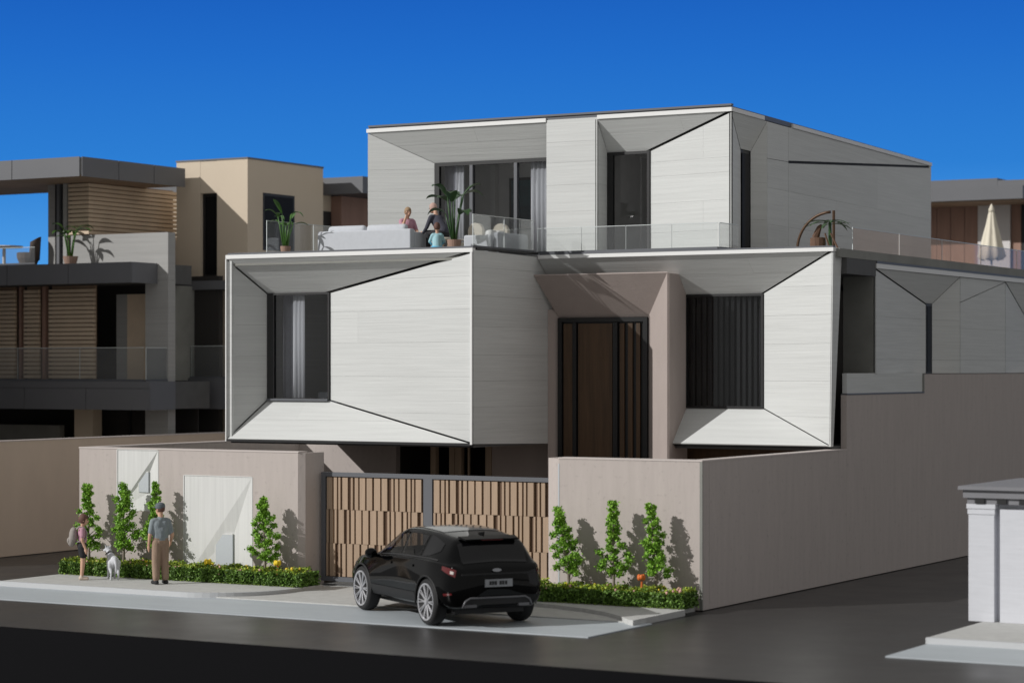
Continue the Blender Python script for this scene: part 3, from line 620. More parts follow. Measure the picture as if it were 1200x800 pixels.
# ================================================================== HEDGES AND SAPLINGS
def leaf_quads(mb, pts, size, flat=.0, rnd=random):
    for p in pts:
        n = Vector((rnd.gauss(0, 1), rnd.gauss(0, 1), rnd.gauss(0, 1) + flat)).normalized()
        a = n.orthogonal().normalized(); a.rotate(Quaternion(n, rnd.uniform(0, 6.28))); b = n.cross(a); s = size * rnd.uniform(.6, 1.35); p = Vector(p)
        mb.add([p - a * s * .5, p + b * s * .34 + n * s * .08, p + a * s * .5, p - b * s * .34 + n * s * .08], [(0, 1, 2, 3)])
def hedge(label, x0, x1, y0, y1, z0, z1, n, seed):
    rnd = random.Random(seed)
    t = thing('hedge', label, 'hedge', ((x0 + x1) / 2, (y0 + y1) / 2, z0), 'clipped flowering hedges along the boundary wall')
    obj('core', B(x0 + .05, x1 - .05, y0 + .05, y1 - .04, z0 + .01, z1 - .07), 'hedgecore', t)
    side = []; top = []; pk = []
    def bump(x, y): return .03 * math.sin(x * 7.3 + seed) + .03 * math.sin(x * 17 + y * 11) + .02 * math.sin(x * 31)
    for i in range(n):
        f = rnd.random(); x = rnd.uniform(x0, x1)
        if f < .45: side.append((x, y0 + rnd.gauss(.03, .03) + bump(x, 3) * .7, rnd.uniform(z0 + .02, z1 - .01)))
        elif f < .52: side.append((rnd.choice((x0, x1)) + rnd.gauss(0, .02), rnd.uniform(y0, y1), rnd.uniform(z0, z1)))
        else: top.append((x, rnd.uniform(y0, y1), z1 + rnd.gauss(-.02, .025) + bump(x, y0)))
    ms = MB(); leaf_quads(ms, side, .058, 0, rnd); obj('foliage', ms, 'hedge', t)['kind'] = 'stuff'
    k = int(len(top) * .28); mt = MB(); leaf_quads(mt, top[:k], .056, .6, rnd); obj('foliage', mt, 'hedge', t)['kind'] = 'stuff'
    mt = MB(); leaf_quads(mt, [p for p in top[k:]], .054, .6, rnd); obj('shoots', mt, 'hedgetop', t)['kind'] = 'stuff'
    bl = MB()
    for i in range(int((x1 - x0) * 8)):
        x, y = rnd.uniform(x0, x1), rnd.uniform(y0, y1); bl.ball((x, y if rnd.random() < .7 else y0, z1 + .015 + bump(x, y) if rnd.random() < .8 else z1 - rnd.uniform(.05, .25)), rnd.uniform(.018, .032), 6, 4)
    obj('blossoms', bl, 'pink', t)['kind'] = 'stuff'
    bl = MB()
    for i in range(int((x1 - x0) * 1.6)):
        x, y = rnd.uniform(x0, x1), rnd.uniform(y0, y1); bl.ball((x, y, z1 + .03 + bump(x, y)), rnd.uniform(.02, .04), 6, 4)
    obj('blossoms', bl, 'yellow', t)['kind'] = 'stuff'
    g = MB(); leaf_quads(g, [(rnd.uniform(x0, x1), y0 - rnd.uniform(0, .07), z0 + .012) for i in range(int((x1 - x0) * 90))], .05, 2.5, rnd)
    obj('grass_fringe', g, 'grass', t)['kind'] = 'stuff'
hedge('long low flowering hedge below the niches of the left wall', -15.7, -9.08, -.86, -.14, .12, .425, 27000, 1)
hedge('low flowering hedge below the right wall behind the car', -3.62, -.02, -.88, -.14, .12, .425, 16000, 2)

def sapling(label, x, y, h, w, seed, lean=0):
    rnd = random.Random(seed); z0 = .12
    t = thing('sapling', label, 'tree', (x, y, z0), 'bright green saplings along the wall')
    tk = MB(); path = [(x, y, z0), (x + .01 + lean * .2, y, z0 + h * .3), (x - .02 + lean * .5, y + .01, z0 + h * .6), (x + lean, y, z0 + h * .93)]
    tk.tube(path, [.034, .028, .02, .007], 8)
    clumps = []
    nb = 44
    for i in range(nb):
        f = (i + rnd.uniform(0, .8)) / nb; z = z0 + h * (.29 + .71 * f)
        prof = (.62 + .45 * math.sin(min(1, f / .25) * math.pi / 2)) * (1 - max(0, (f - .22) / .78) ** .95 * .84)
        a = i * 2.399 + rnd.uniform(-.5, .5); rr = w * .56 * prof * rnd.uniform(.15, 1.0) ** .8
        c = Vector((x + lean * f + rr * math.cos(a), y + rr * math.sin(a) * .75, z)); clumps.append((c, w * rnd.uniform(.12, .21) * (1 - .45 * f)))
        p0 = Vector((x + lean * f * .8, y, z - .09 - rr * .25)); tk.tube([p0, (p0 + c) / 2 + Vector((0, 0, .01)), c], [.012, .009, .005], 5)
    obj('trunk', tk, 'bark', t, smooth=True)
    cr = MB(); pts = []
    for c, r in clumps:
        for k in range(int(110 + 70 * r / .1)):
            d = Vector((rnd.gauss(0, 1), rnd.gauss(0, 1), rnd.gauss(0, 1))).normalized() * r * abs(rnd.gauss(.55, .38))
            pts.append(c + Vector((d.x, d.y, d.z * .82)))
    leaf_quads(cr, pts, .054, .5, rnd); obj('crown', cr, 'leaf', t)
sapling('sapling behind the boy with the backpack', -15.2, -.45, 2.02, 0.62, 11, -.06)
sapling('full sapling rising right behind the white dog', -14.2, -.45, 2.07, 0.70, 12)
sapling('sapling half hidden behind the man in the grey cap', -13.32, -.42, 2.12, 0.58, 13)
sapling('lone sapling between the tall white niche and the gate', -10.25, -.48, 1.85, 0.66, 14, -.05)
sapling('sapling nearest the car, at the left end of the right wall', -2.72, -.45, 1.86, 0.64, 15, -.28)
sapling('middle sapling of the three along the right wall', -1.74, -.45, 2.02, 0.62, 16)
sapling('sapling closest to the corner of the right wall', -.78, -.45, 2.0, 0.59, 17, -.12)
# small ornaments standing in the hedges
def stake(label, x, y, z, h, m, m2, seed):
    t = thing('garden_ornament', label, 'ornament', (x, y, z)); rnd = random.Random(seed)
    obj('stalk', MB().tube([(x, y, z), (x + .01, y, z + h * .7)], .02, 6), m2, t)
    f = MB()
    for k in range(6):
        a = k * 1.047; f.ball((x + .05 * math.cos(a), y + .05 * math.sin(a), z + h * .82 + .02 * (k % 2)), .042, 7, 5, (1, 1, 1.3))
    obj('bloom', f, m, t, smooth=True)
stake('orange flower-like ornament in the right hedge', -.98, -.72, .3, .46, 'orange', 'orange', 1)
stake('yellow flower ornament beside the lone left sapling', -9.75, -.72, .3, .36, 'yellow', 'orange', 2)
stake('yellow flower standing in the left hedge beside the man', -11.62, -.72, .3, .3, 'yellow', 'palm2', 3)

# ================================================================== CAR
def pchip(tab):
    xs = sorted(tab); ys = [tab[x] for x in xs]; n = len(xs); h = [xs[i + 1] - xs[i] for i in range(n - 1)]; d = [(ys[i + 1] - ys[i]) / h[i] for i in range(n - 1)]
    m = [0] * n; m[0] = d[0]; m[-1] = d[-1]
    for i in range(1, n - 1):
        m[i] = 0 if d[i - 1] * d[i] <= 0 else 2 / (1 / d[i - 1] + 1 / d[i])
    def f(x):
        if x <= xs[0]: return ys[0]
        if x >= xs[-1]: return ys[-1]
        i = max(k for k in range(n - 1) if xs[k] <= x); t = (x - xs[i]) / h[i]
        return (2 * t**3 - 3 * t**2 + 1) * ys[i] + (t**3 - 2 * t**2 + t) * h[i] * m[i] + (-2 * t**3 + 3 * t**2) * ys[i + 1] + (t**3 - t**2) * h[i] * m[i + 1]
    return f
zb = pchip({-2.26: .42, -2.2: .36, -2.0: .31, -1.4: .31, 0: .29, 1.4: .29, 2.0: .31, 2.28: .38, 2.34: .46})
ws = pchip({-2.26: .72, -2.2: .82, -2.0: .89, -1.4: .93, 0: .905, 1.4: .93, 2.0: .86, 2.28: .64, 2.34: .48})
wm = pchip({-2.26: .77, -2.2: .87, -2.0: .935, -1.4: .97, 0: .945, 1.4: .96, 2.0: .90, 2.28: .68, 2.34: .50})
wb_ = pchip({-2.26: .72, -2.2: .80, -2.0: .865, -1.4: .93, 0: .915, 1.4: .90, 2.0: .80, 2.28: .58, 2.34: .43})
zs_ = pchip({-2.26: .97, -2.2: 1.02, -1.4: 1.085, 0: 1.06, 1.0: 1.01, 1.6: .95, 2.0: .87, 2.28: .76, 2.34: .70})
wr_ = pchip({-2.26: .56, -2.1: .63, -1.8: .62, -1.4: .635, -.6: .66, 0: .66, .4: .65, .8: .70, 1.1: .74, 1.6: .72, 2.0: .62, 2.28: .44, 2.34: .34})
zr_ = pchip({-2.26: 1.02, -2.2: 1.09, -2.12: 1.16, -2.06: 1.28, -1.97: 1.44, -1.88: 1.51, -1.5: 1.565, -1.0: 1.61, -.4: 1.63, .0: 1.61, .3: 1.54, .7: 1.335, 1.02: 1.14, 1.2: 1.085, 1.6: 1.03, 2.0: .93, 2.28: .81, 2.34: .745})
def section(x):
    b, zr = zb(x), zr_(x); z5 = min(zs_(x) + .05, zr - .025); w5 = wb_(x) - .04; wr = wr_(x)
    return [(0, b), (ws(x) * .8, b), (ws(x), b + .11), (wm(x), .66), (wb_(x), zs_(x)), (w5, z5), (wr + (w5 - wr) * .14, z5 + .84 * (zr - .03 - z5)), (wr * .84, zr - .022), (0, zr)]
def cr_(p0, p1, p2, p3, t): return .5 * (2 * p1 + (p2 - p0) * t + (2 * p0 - 5 * p1 + 4 * p2 - p3) * t * t + (3 * p1 - p0 - 3 * p2 + p3) * t**3)
def CP(x, v):
    s = section(x); sg = 1
    if v > 8: v = 16 - v; sg = -1
    i = min(int(v), 7); t = v - i
    g = lambda k: s[k] if 0 <= k <= 8 else ((-s[1][0], s[1][1]) if k < 0 else (-s[7][0], s[7][1]))
    y = cr_(g(i - 1)[0], g(i)[0], g(i + 1)[0], g(i + 2)[0], t) * .6 + (g(i)[0] * (1 - t) + g(i + 1)[0] * t) * .4
    z = cr_(g(i - 1)[1], g(i)[1], g(i + 1)[1], g(i + 2)[1], t) * .6 + (g(i)[1] * (1 - t) + g(i + 1)[1] * t) * .4
    return Vector((x, sg * y, z))
def car_patch(x0, x1, v0, v1, nx, nv, off, shape=None):
    vs = []; fs = []
    for i in range(nx + 1):
        for j in range(nv + 1):
            x = x0 + (x1 - x0) * i / nx; a, b = (v0, v1)
            if shape: a, b = shape(i / nx, v0, v1)
            v = a + (b - a) * j / nv; e = .004
            n = (CP(x + e, v) - CP(x - e, v)).cross(CP(x, min(16, v + .02)) - CP(x, v - .02)); n.normalize()
            if n.dot(CP(x, v) - Vector((x, 0, .8))) < 0: n = -n
            vs.append(CP(x, v) + n * off)
    for i in range(nx):
        for j in range(nv): k = i * (nv + 1) + j; fs.append((k, k + 1, k + nv + 2, k + nv + 1))
    mb = MB(); mb.add(vs, fs); return mb
def evaluated(name, o, m=None, smooth=True):
    dg = bpy.context.evaluated_depsgraph_get(); me = bpy.data.meshes.new_from_object(o.evaluated_get(dg)); me.name = name
    if smooth:
        for p in me.polygons: p.use_smooth = True
    return me
def rbox_(*a): return MB().box(*a)
CAR = thing('parked_car', 'black parked SUV with silver wheels standing in front of the gate', 'car', (-4.0, -3.3, .023), rotz=146.5, scale=1.08)
def cob(name, mb, m, parent=CAR, smooth=False): return obj(name, mb, m, parent, smooth=smooth, world=False)
xs_ = [-2.26, -2.24, -2.2, -2.15, -2.1] + [-2.05 + .09 * i for i in range(47)] + [2.2, 2.25, 2.28, 2.31, 2.34]
rg = [k * .25 for k in range(64)]
mb = MB(); n = len(rg)
for x in xs_:
    for v in rg: mb.v.append(tuple(CP(x, v)))
for i in range(len(xs_) - 1):
    for k in range(n): mb.f.append((i * n + k, i * n + (k + 1) % n, (i + 1) * n + (k + 1) % n, (i + 1) * n + k))
for st in (0, len(xs_) - 1):
    c = sum((Vector(mb.v[st * n + k]) for k in range(n)), Vector()) / n + Vector((-.03 if st == 0 else .03, 0, 0)); mb.v.append(tuple(c)); ci = len(mb.v) - 1
    for k in range(n): mb.f.append((st * n + k, st * n + (k + 1) % n, ci))
tmp = link('tmp', mb.mesh('tmp', M['paint'], True))
cut = []
for ax in (1.45, -1.42):
    for s in (-1, 1):
        c = MB().lathe([(.445, -.22), (.445, .22)], (ax, s * .83, .40), 40, 'y'); co = link('cut', c.mesh('cut', M['trim'])); cut.append(co)
        md = tmp.modifiers.new('b', 'BOOLEAN'); md.operation = 'DIFFERENCE'; md.object = co; md.solver = 'EXACT'
bpy.context.view_layer.update()
me = evaluated('body', tmp)
for o in cut + [tmp]: bpy.data.objects.remove(o)
def in_window(c):
    x, y, z = c
    for a, b in ((-.16, .66), (-.98, -.26)):
        if a < x < b and abs(y) > .5:
            z0, z1 = CP(x, 5.2).z, CP(x, 6.05).z
            if z0 < z < z1: return True
    return .45 < x < .95 and z > CP(x, 6.5).z
bm = bmesh.new(); bm.from_mesh(me); bmesh.ops.delete(bm, geom=[f for f in bm.faces if in_window(f.calc_center_median())], context='FACES'); bm.to_mesh(me); bm.free()
body = link('body', me, CAR)
try:
    me.set_sharp_from_angle(angle=R(38))
except Exception: pass
cob('cabin_floor', B(-1.7, .95, -.72, .72, .34, .55), 'trim'); cob('dashboard', B(.62, 1.0, -.72, .72, .56, .95), 'trim')
for y in (-.36, .36):
    st = cob('seat', rbox_(-.45, .12, y - .24, y + .24, .56, .78), 'trim'); cob('seat_back', rbox_(-.55, -.40, y - .23, y + .23, .78, 1.20), 'trim', st); cob('headrest', rbox_(-.55, -.44, y - .12, y + .12, 1.24, 1.40), 'trim', st)
cob('rear_seat', MB().box(-1.5, -.95, -.62, .62, .56, .8).box(-1.6, -1.42, -.62, .62, .8, 1.22), 'trim')
tri = lambda f, a, b: (a, a + (b - a) * min(1, .12 + f * 5))
for s in (0, 1):
    side = 'left' if s == 0 else 'right'
    mv = (lambda v: v) if s == 0 else (lambda v: 16 - v)
    for x0, x1, shp in ((-.17, .80, None), (-1.02, -.25, None), (-1.66, -1.10, lambda f, a, b: (a + (b - a) * .35 * (1 - f) ** 2, b - (b - a) * .30 * (1 - f)))):
        v0, v1 = mv(5.12), mv(6.12)
        cob('side_window', car_patch(x0, x1, v0, v1, 10, 6, .006, shp), 'carglass' if shp else 'cartint', smooth=True)
    cob('window_trim', car_patch(-1.72, .92, mv(5.0), mv(5.08), 24, 1, .008), 'trim', smooth=True)
    cob('side_skirt', car_patch(-.95, 1.0, mv(1.7), mv(2.55), 20, 4, .012), 'trim', smooth=True)
    for ax in (1.45, -1.42):
        arch = MB(); pr = []
        for k in range(21):
            a = R(-8 + 196 * k / 20); pr.append((ax + .452 * math.cos(a), .40 + .452 * math.sin(a)))
        sg = 1 if s == 0 else -1
        cob('arch_trim', arch.tube([(px, sg * (wm(px) - .012), pz) for px, pz in pr], .018, 6), 'trim', smooth=True)
    for hx_ in (-.85, .12): cob('door_handle', car_patch(hx_, hx_ + .2, mv(4.05 - .35), mv(4.15 - .35), 4, 1, .02), 'paint')
    # rear lamps wrap round the corner
    lamp = cob('tail_lamp', car_patch(-2.235, -1.93, mv(3.62), mv(4.0), 8, 4, .008, lambda f, a, b: (a + (b - a) * .5 * f, b)), 'taillight', smooth=True)
    cob('lamp_lens', car_patch(-2.215, -2.16, mv(3.72), mv(3.86), 3, 2, .014), 'lamp_clear', lamp, smooth=True)
    cob('reflector', car_patch(-2.22, -2.06, mv(2.62), mv(2.78), 4, 1, .01), 'taillight', smooth=True)
    sg = 1 if s == 0 else -1
    mir = MB(); mir.ball((.74, sg * 1.06, 1.10), .12, 12, 8, (.75, 1.0, .78)); mi = cob('mirror', mir, 'paint', smooth=True)
    cob('mirror_arm', MB().tube([(.78, sg * .88, 1.04), (.77, sg * .98, 1.06)], .035, 8), 'paint', mi)
    cob('headlamp', car_patch(2.0, 2.27, mv(3.7), mv(4.0), 5, 3, .008), 'lamp_clear', smooth=True)
rw = cob('rear_window', car_patch(-2.17, -1.955, 6.35, 9.65, 8, 14, .008), 'carglass', smooth=True)
cob('windscreen', car_patch(.36, 1.0, 6.45, 9.55, 10, 14, .008), 'cartint', smooth=True)
cob('roof_glass', car_patch(-1.25, .16, 7.0, 9.0, 12, 10, .008), 'roofglass', smooth=True)
sp = MB().slab([(-1.84, -.54, 1.512), (-1.84, .54, 1.512), (-2.06, .50, 1.475), (-2.06, -.50, 1.475)], (.0, 0, .028)); cob('roof_spoiler', sp, 'paint')
cob('brake_lamp', B(-2.070, -2.062, -.2, .2, 1.478, 1.492), 'taillight')
cob('roof_fin', MB().slab([(-1.5, -.012, 1.575), (-1.72, -.012, 1.53), (-1.74, -.012, 1.60)], (0, .024, 0)), 'paint')
# tail details stand on the rear face
xr = -2.285
cob('tailgate_strip', B(xr - .005, xr + .05, -.68, .68, .905, .935), 'trim')
bd = cob('badge', MB().lathe([(.055, 0), (.055, .012)], (0, 0, 0), 18, 'y'), 'chrome'); bd.rotation_euler = (0, 0, R(90)); bd.scale = (1.5, 1, .55); bd.location = (xr - .0, .02, .985)
plt = cob('number_plate', B(xr - .022, xr + .0, -.27, .25, .70, .83), 'plate')
for k, (y0, y1) in enumerate(((.13, .17), (.085, .12), (.03, .075), (-.06, -.02), (-.11, -.07), (-.165, -.125))):
    cob('plate_mark', B(xr - .026, xr - .0225, y0, y1, .735, .80), 'trim', plt)
cob('bumper_panel', B(xr + .012, xr + .15, -.60, .60, .40, .51), 'trim')
dif = MB(); dif.tube([(xr + .01, .66, .36), (xr + .005, .61, .47), (xr, .52, .52), (xr, -.52, .52), (xr + .005, -.61, .47), (xr + .01, -.66, .36)], .017, 8); cob('bumper_trim', dif, 'darkchrome', smooth=True)
for y in (.5, -.5): cob('exhaust', MB().box(xr - .005, xr + .12, y - .10, y + .10, .36, .41), 'darkchrome')
cob('underbody', B(-1.95, 2.0, -.66, .66, .22, .33), 'trim')
for ax in (1.45, -1.42):
    for sg in (1, -1):
        wy = sg * .835
        ty = MB().lathe([(.20, -.12), (.30, -.125), (.355, -.115), (.376, -.08), (.380, 0), (.376, .08), (.355, .115), (.312, .125), (.30, .10), (.12, .095)], (0, 0, 0), 36, 'y')
        w_ = cob('wheel', ty, 'tyre', smooth=True); w_.location = (ax, wy, .405); w_.scale = (1.065, 1, 1.065)
        if sg < 0: w_.rotation_euler = (0, 0, math.pi)
        rm = MB()
        k_ = 36
        ring = [(.275, .085), (.275, .128), (.302, .132), (.306, .10)]
        vs = []; fs = []
        for r_, h_ in ring:
            for k in range(k_): a = 2 * math.pi * k / k_; vs.append((r_ * math.cos(a), h_, r_ * math.sin(a)))
        for i in range(3):
            for k in range(k_): fs.append((i * k_ + k, i * k_ + (k + 1) % k_, (i + 1) * k_ + (k + 1) % k_, (i + 1) * k_ + k))
        rm.add(vs, fs); rm.lathe([(.055, .09), (.05, .13), (.02, .135)], (0, 0, 0), 14, 'y')
        for k in range(10):
            for da in (-.085, .085):
                a = 2 * math.pi * k / 10; a0 = a + da * .4; a1 = a + da
                c0 = Vector((.05 * math.cos(a0), .105, .05 * math.sin(a0))); c1 = Vector((.285 * math.cos(a1), .118, .285 * math.sin(a1)))
                rm.tube([c0, c1], [.011, .0095], 5)
        cob('rim', rm, 'alloy', w_)
        cob('brake_disc', MB().lathe([(.17, .097), (.17, .102)], (0, 0, 0), 24, 'y'), 'tyre', w_)

# ================================================================== FIGURES
def figure(prims, mats, vox, name, parent, smooth_it=4):
    """one continuous body: overlapping tapered limbs fused by a voxel remesh; faces take the cloth of the nearest limb"""
    mb = MB()
    for p in prims:
        if p[0] == 'c':
            _, a, ra, b, rb, tg = p
            mb.tube([a, b], [ra, rb], 12); mb.ball(a, ra, 12, 8); mb.ball(b, rb, 12, 8)
        else: _, c, r, tg = p; mb.ball(c, 1, 16, 10, r)
    o = link('tmp', mb.mesh('tmp', None)); md = o.modifiers.new('r', 'REMESH'); md.mode = 'VOXEL'; md.voxel_size = vox
    sm = o.modifiers.new('s', 'SMOOTH'); sm.factor = .5; sm.iterations = smooth_it
    bpy.context.view_layer.update(); me = evaluated(name, o); bpy.data.objects.remove(o)
    me.materials.clear(); keys = list(mats)
    for k in keys: me.materials.append(M[mats[k]])
    pr = []
    for p in prims:
        if p[0] == 'c': pr.append((Vector(p[1]), Vector(p[3]), p[2], p[4], keys.index(p[5])))
        else: pr.append((Vector(p[1]), p[2], None, None, keys.index(p[3])))
    for f in me.polygons:
        c = f.center; best = (1e9, 0)
        for a, b, ra, rb, k in pr:
            if ra is None: d = (Vector(((c.x - a.x) / b[0], (c.y - a.y) / b[1], (c.z - a.z) / b[2])).length - 1) * min(b)
            else:
                ab = b - a; t = max(0, min(1, (c - a).dot(ab) / max(1e-9, ab.dot(ab)))); d = (c - a - ab * t).length - (ra + (rb - ra) * t)
            if d < best[0]: best = (d, k)
        f.material_index = best[1]
    return link(name, me, parent)
def C(a, ra, b, rb, t): return ('c', a, ra, b, rb, t)
def El(c, r, t): return ('e', c, r, t)
def hand(w, d, side, t='skin', s=1.0, f=(0, 1, 0)):
    """palm with four unequal, slightly curled fingers and a thumb leaving its side; w wrist, d direction, f front"""
    w = Vector(w); d = Vector(d).normalized(); f = Vector(f); f = (f - d * f.dot(d)).normalized(); o = d.cross(f).normalized(); L_ = []
    pc = w + d * .05 * s; L_.append(C(tuple(w), .024 * s, tuple(w + d * .085 * s), .030 * s, t)); L_.append(El(tuple(pc), (.030 * s, .036 * s, .048 * s), t))
    for k, ln in enumerate((.062, .072, .068, .052)):
        r0 = w + d * .088 * s + f * (.027 - .018 * k) * s; m1 = r0 + d * ln * .55 * s; m2 = m1 + (d + o * side * -.45 + f * .1).normalized() * ln * .5 * s
        L_ += [C(tuple(r0), .0098 * s, tuple(m1), .009 * s, t), C(tuple(m1), .009 * s, tuple(m2), .0078 * s, t)]
    r0 = w + d * .03 * s + f * .026 * s; m1 = r0 + (f * .8 + d * .7).normalized() * .038 * s; m2 = m1 + (d + f * .25).normalized() * .032 * s
    L_ += [C(tuple(r0), .0115 * s, tuple(m1), .010 * s, t), C(tuple(m1), .010 * s, tuple(m2), .0085 * s, t)]
    return L_
def head(c, s=1.0, t='skin', yaw=0):
    cx, cy, cz = c; q = Matrix.Rotation(yaw, 3, 'Z')
    def P(x, y, z): v = q @ Vector((x * s, y * s, z * s)); return (cx + v.x, cy + v.y, cz + v.z)
    return [El((cx, cy, cz + .02 * s), (.080 * s, .092 * s, .105 * s), t), El(P(0, .03, -.055), (.058 * s, .062 * s, .062 * s), t),
            C(P(0, .088, .005), .012 * s, P(0, .108, -.022), .016 * s, t), El(P(.080, -.005, -.01), (.014 * s, .022 * s, .032 * s), t), El(P(-.080, -.005, -.01), (.014 * s, .022 * s, .032 * s), t),
            C(P(-.02, .092, -.052), .011 * s, P(.02, .092, -.052), .011 * s, t)]
def face_parts(t, c, s, yaw, hairmat, hair_low=-.02, fringe=.03):
    q = Matrix.Rotation(yaw, 3, 'Z')
    def P(x, y, z): v = q @ Vector((x * s, y * s, z * s)); return (c[0] + v.x, c[1] + v.y, c[2] + v.z)
    for sx_ in (-1, 1): obj('eye', MB().ball(P(sx_ * .032, .088, .006), .010 * s, 8, 6), 'blackcloth', t, smooth=True, world=False)
    obj('mouth', MB().tube([P(-.022, .098, -.052), P(.022, .098, -.052)], .005 * s, 6), 'pink', t, world=False)
    mb = MB(); mb.ball((0, 0, 0), 1, 20, 14)
    vs = []
    for v in mb.v:
        v = Vector(v); x, y, z = v.x * .088, v.y * .102 - .006, v.z * .115 + .024
        lim = hair_low if y < .03 else fringe
        if z < lim: z = lim + (z - lim) * .12; x *= .93; y = y * .93
        n_ = .004 * math.sin(v.x * 17) * math.cos(v.y * 13)
        vs.append(P(x * (1 + n_ * 6), y, z + n_))
    mb.v = vs; return obj('hair', mb, hairmat, t, smooth=True, world=False)

# man with grey cap, seen from behind
mn = thing('person', 'man in grey cap, grey-blue shirt and brown trousers standing on the pavement', 'person', (-12.15, -1.7, .12), rotz=58, scale=.97)
pr = []
for s in (-1, 1):
    pr += [C((s * .085, 0, .93), .118, (s * .098, .02, .50), .098, 'pants'), C((s * .098, .02, .50), .098, (s * .108, -.015, .15), .082, 'pants'),
           C((s * .112, -.07, .045), .05, (s * .128, .15, .04), .048, 'shoe'), C((s * .108, -.03, .07), .05, (s * .112, .0, .05), .05, 'shoe')]
pr += [El((0, -.005, .95), (.175, .135, .12), 'pants'), C((0, .0, 1.04), .150, (0, -.01, 1.20), .158, 'shirt'), C((-.045, 0, 1.05), .132, (-.07, -.005, 1.33), .132, 'shirt'), C((.045, 0, 1.05), .132, (.07, -.005, 1.33), .132, 'shirt'), C((-.13, 0, 1.405), .082, (.13, 0, 1.405), .082, 'shirt'), C((0, -.01, 1.44), .085, (0, -.005, 1.49), .066, 'shirt'),
       C((0, -.01, 1.48), .064, (0, .01, 1.585), .058, 'skin')]
# left arm hangs, right arm a little bent forward
pr += [C((-.175, 0, 1.395), .076, (-.225, .0, 1.17), .070, 'shirt'), C((-.225, 0, 1.20), .050, (-.25, -.01, 1.10), .046, 'skin'), C((-.25, -.01, 1.10), .045, (-.258, .05, .88), .031, 'skin')]
pr += hand((-.258, .05, .88), (0.02, .18, -1), -1, s=1.08)
pr += [C((.175, 0, 1.395), .076, (.23, -.02, 1.17), .070, 'shirt'), C((.23, -.02, 1.20), .050, (.262, -.04, 1.10), .046, 'skin'), C((.262, -.04, 1.10), .045, (.285, .12, .94), .031, 'skin')]
pr += hand((.285, .12, .94), (-.05, .55, -.8), 1, s=1.08)
pr += head((0, .03, 1.665), 1.13, 'skin', R(25))
figure(pr, {'pants': 'brownpants', 'shirt': 'greyshirt', 'skin': 'skin', 'shoe': 'blackcloth'}, .0125, 'body', mn)
face_parts(mn, (0, .03, 1.665), 1.13, R(25), 'brownhair', -.045, .05)
cp = MB(); cp.lathe([(.106, .035), (.112, .075), (.104, .125), (.074, .155), (.02, .170)], (0, .02, 1.655), 20)
q = Matrix.Rotation(R(25), 3, 'Z'); br = []
for k in range(9):
    a = R(-62 + 124 * k / 8); br.append((q @ Vector((.088 * math.sin(a), .07 + .115 * math.cos(a), .055 - .012 * math.cos(a)))))
base = [(q @ Vector((.085 * math.sin(R(62 - 124 * k / 8)), .045 * math.cos(R(62 - 124 * k / 8)), .058))) for k in range(9)]
cp.slab([Vector((0, .03, 1.652)) + p * 1.15 for p in br + base], (0, 0, .012)); obj('cap', cp, 'cap_grey', mn, smooth=False, world=False)
obj('watch', MB().lathe([(.036, -.012), (.036, .012)], (.29, .115, .965), 14), 'blackcloth', mn, world=False)
obj('belt', MB().lathe([(.180, .0), (.186, .02), (.180, .04)], (0, 0, 1.0), 24), 'brownpants', mn, world=False).scale = (1, .74, 1)

# boy with backpack
by = thing('person', 'boy in pink shirt and black shorts standing at the left end of the pavement', 'person', (-14.3, -1.75, .12), rotz=-48)
pr = []
for s in (-1, 1):
    pr += [C((s * .075, 0, .74), .105, (s * .082, .02, .56), .092, 'shorts'), C((s * .082, .015, .58), .062, (s * .082, .015, .40), .052, 'skin'), C((s * .082, .015, .40), .054, (s * .085, -.01, .09), .034, 'skin'),
           C((s * .09, -.045, .035), .036, (s * .10, .11, .03), .036, 'shoe'), C((s * .085, -.015, .09), .036, (s * .088, -.01, .05), .04, 'shoe')]
pr += [El((0, 0, .76), (.145, .112, .10), 'shorts'), El((0, .005, .90), (.142, .105, .13), 'shirt'), El((0, -.005, 1.03), (.150, .105, .14), 'shirt'), C((-.12, 0, 1.115), .055, (.12, 0, 1.115), .055, 'shirt'), C((0, 0, 1.15), .045, (0, .01, 1.23), .042, 'skin')]
for s in (-1, 1):
    pr += [C((s * .15, 0, 1.11), .060, (s * .185, .0, .98), .058, 'shirt'), C((s * .185, 0, .98), .036, (s * .20, -.01, .88), .034, 'skin'), C((s * .20, -.01, .88), .034, (s * .195, .07, .70), .025, 'skin')]
    pr += hand((s * .195, .07, .70), (0, .15, -1), s, s=.85)
pr += head((0, .03, 1.315), .98, 'skin', 0)
figure(pr, {'shorts': 'blackcloth', 'shirt': 'pinkshirt', 'skin': 'skin', 'shoe': 'shoe'}, .0115, 'body', by)
face_parts(by, (0, .03, 1.315), 1.06, 0, 'brownhair', -.06, .035)
bk = thing('backpack', 'grey backpack on the back of the boy in the pink shirt', 'backpack', tuple(by.location), rotz=-48)
pk = figure([El((0, -.195, .97), (.125, .095, .20), 'p'), El((0, -.23, .86), (.12, .09, .13), 'p'), El((0, -.18, 1.08), (.095, .07, .09), 'p')], {'p': 'pack'}, .014, 'bag', bk)
for s in (-1, 1): obj('strap', MB().tube([(s * .10, -.13, 1.12), (s * .105, -.06, 1.175), (s * .105, .04, 1.165), (s * .11, .105, 1.04), (s * .125, .06, .90), (s * .125, -.12, .84)], .016, 6), 'pack', bk, smooth=True, world=False)
obj('pocket', MB().ball((0, -.30, .87), .075, 12, 8, (1.1, .45, .9)), 'pack', bk, smooth=True, world=False)

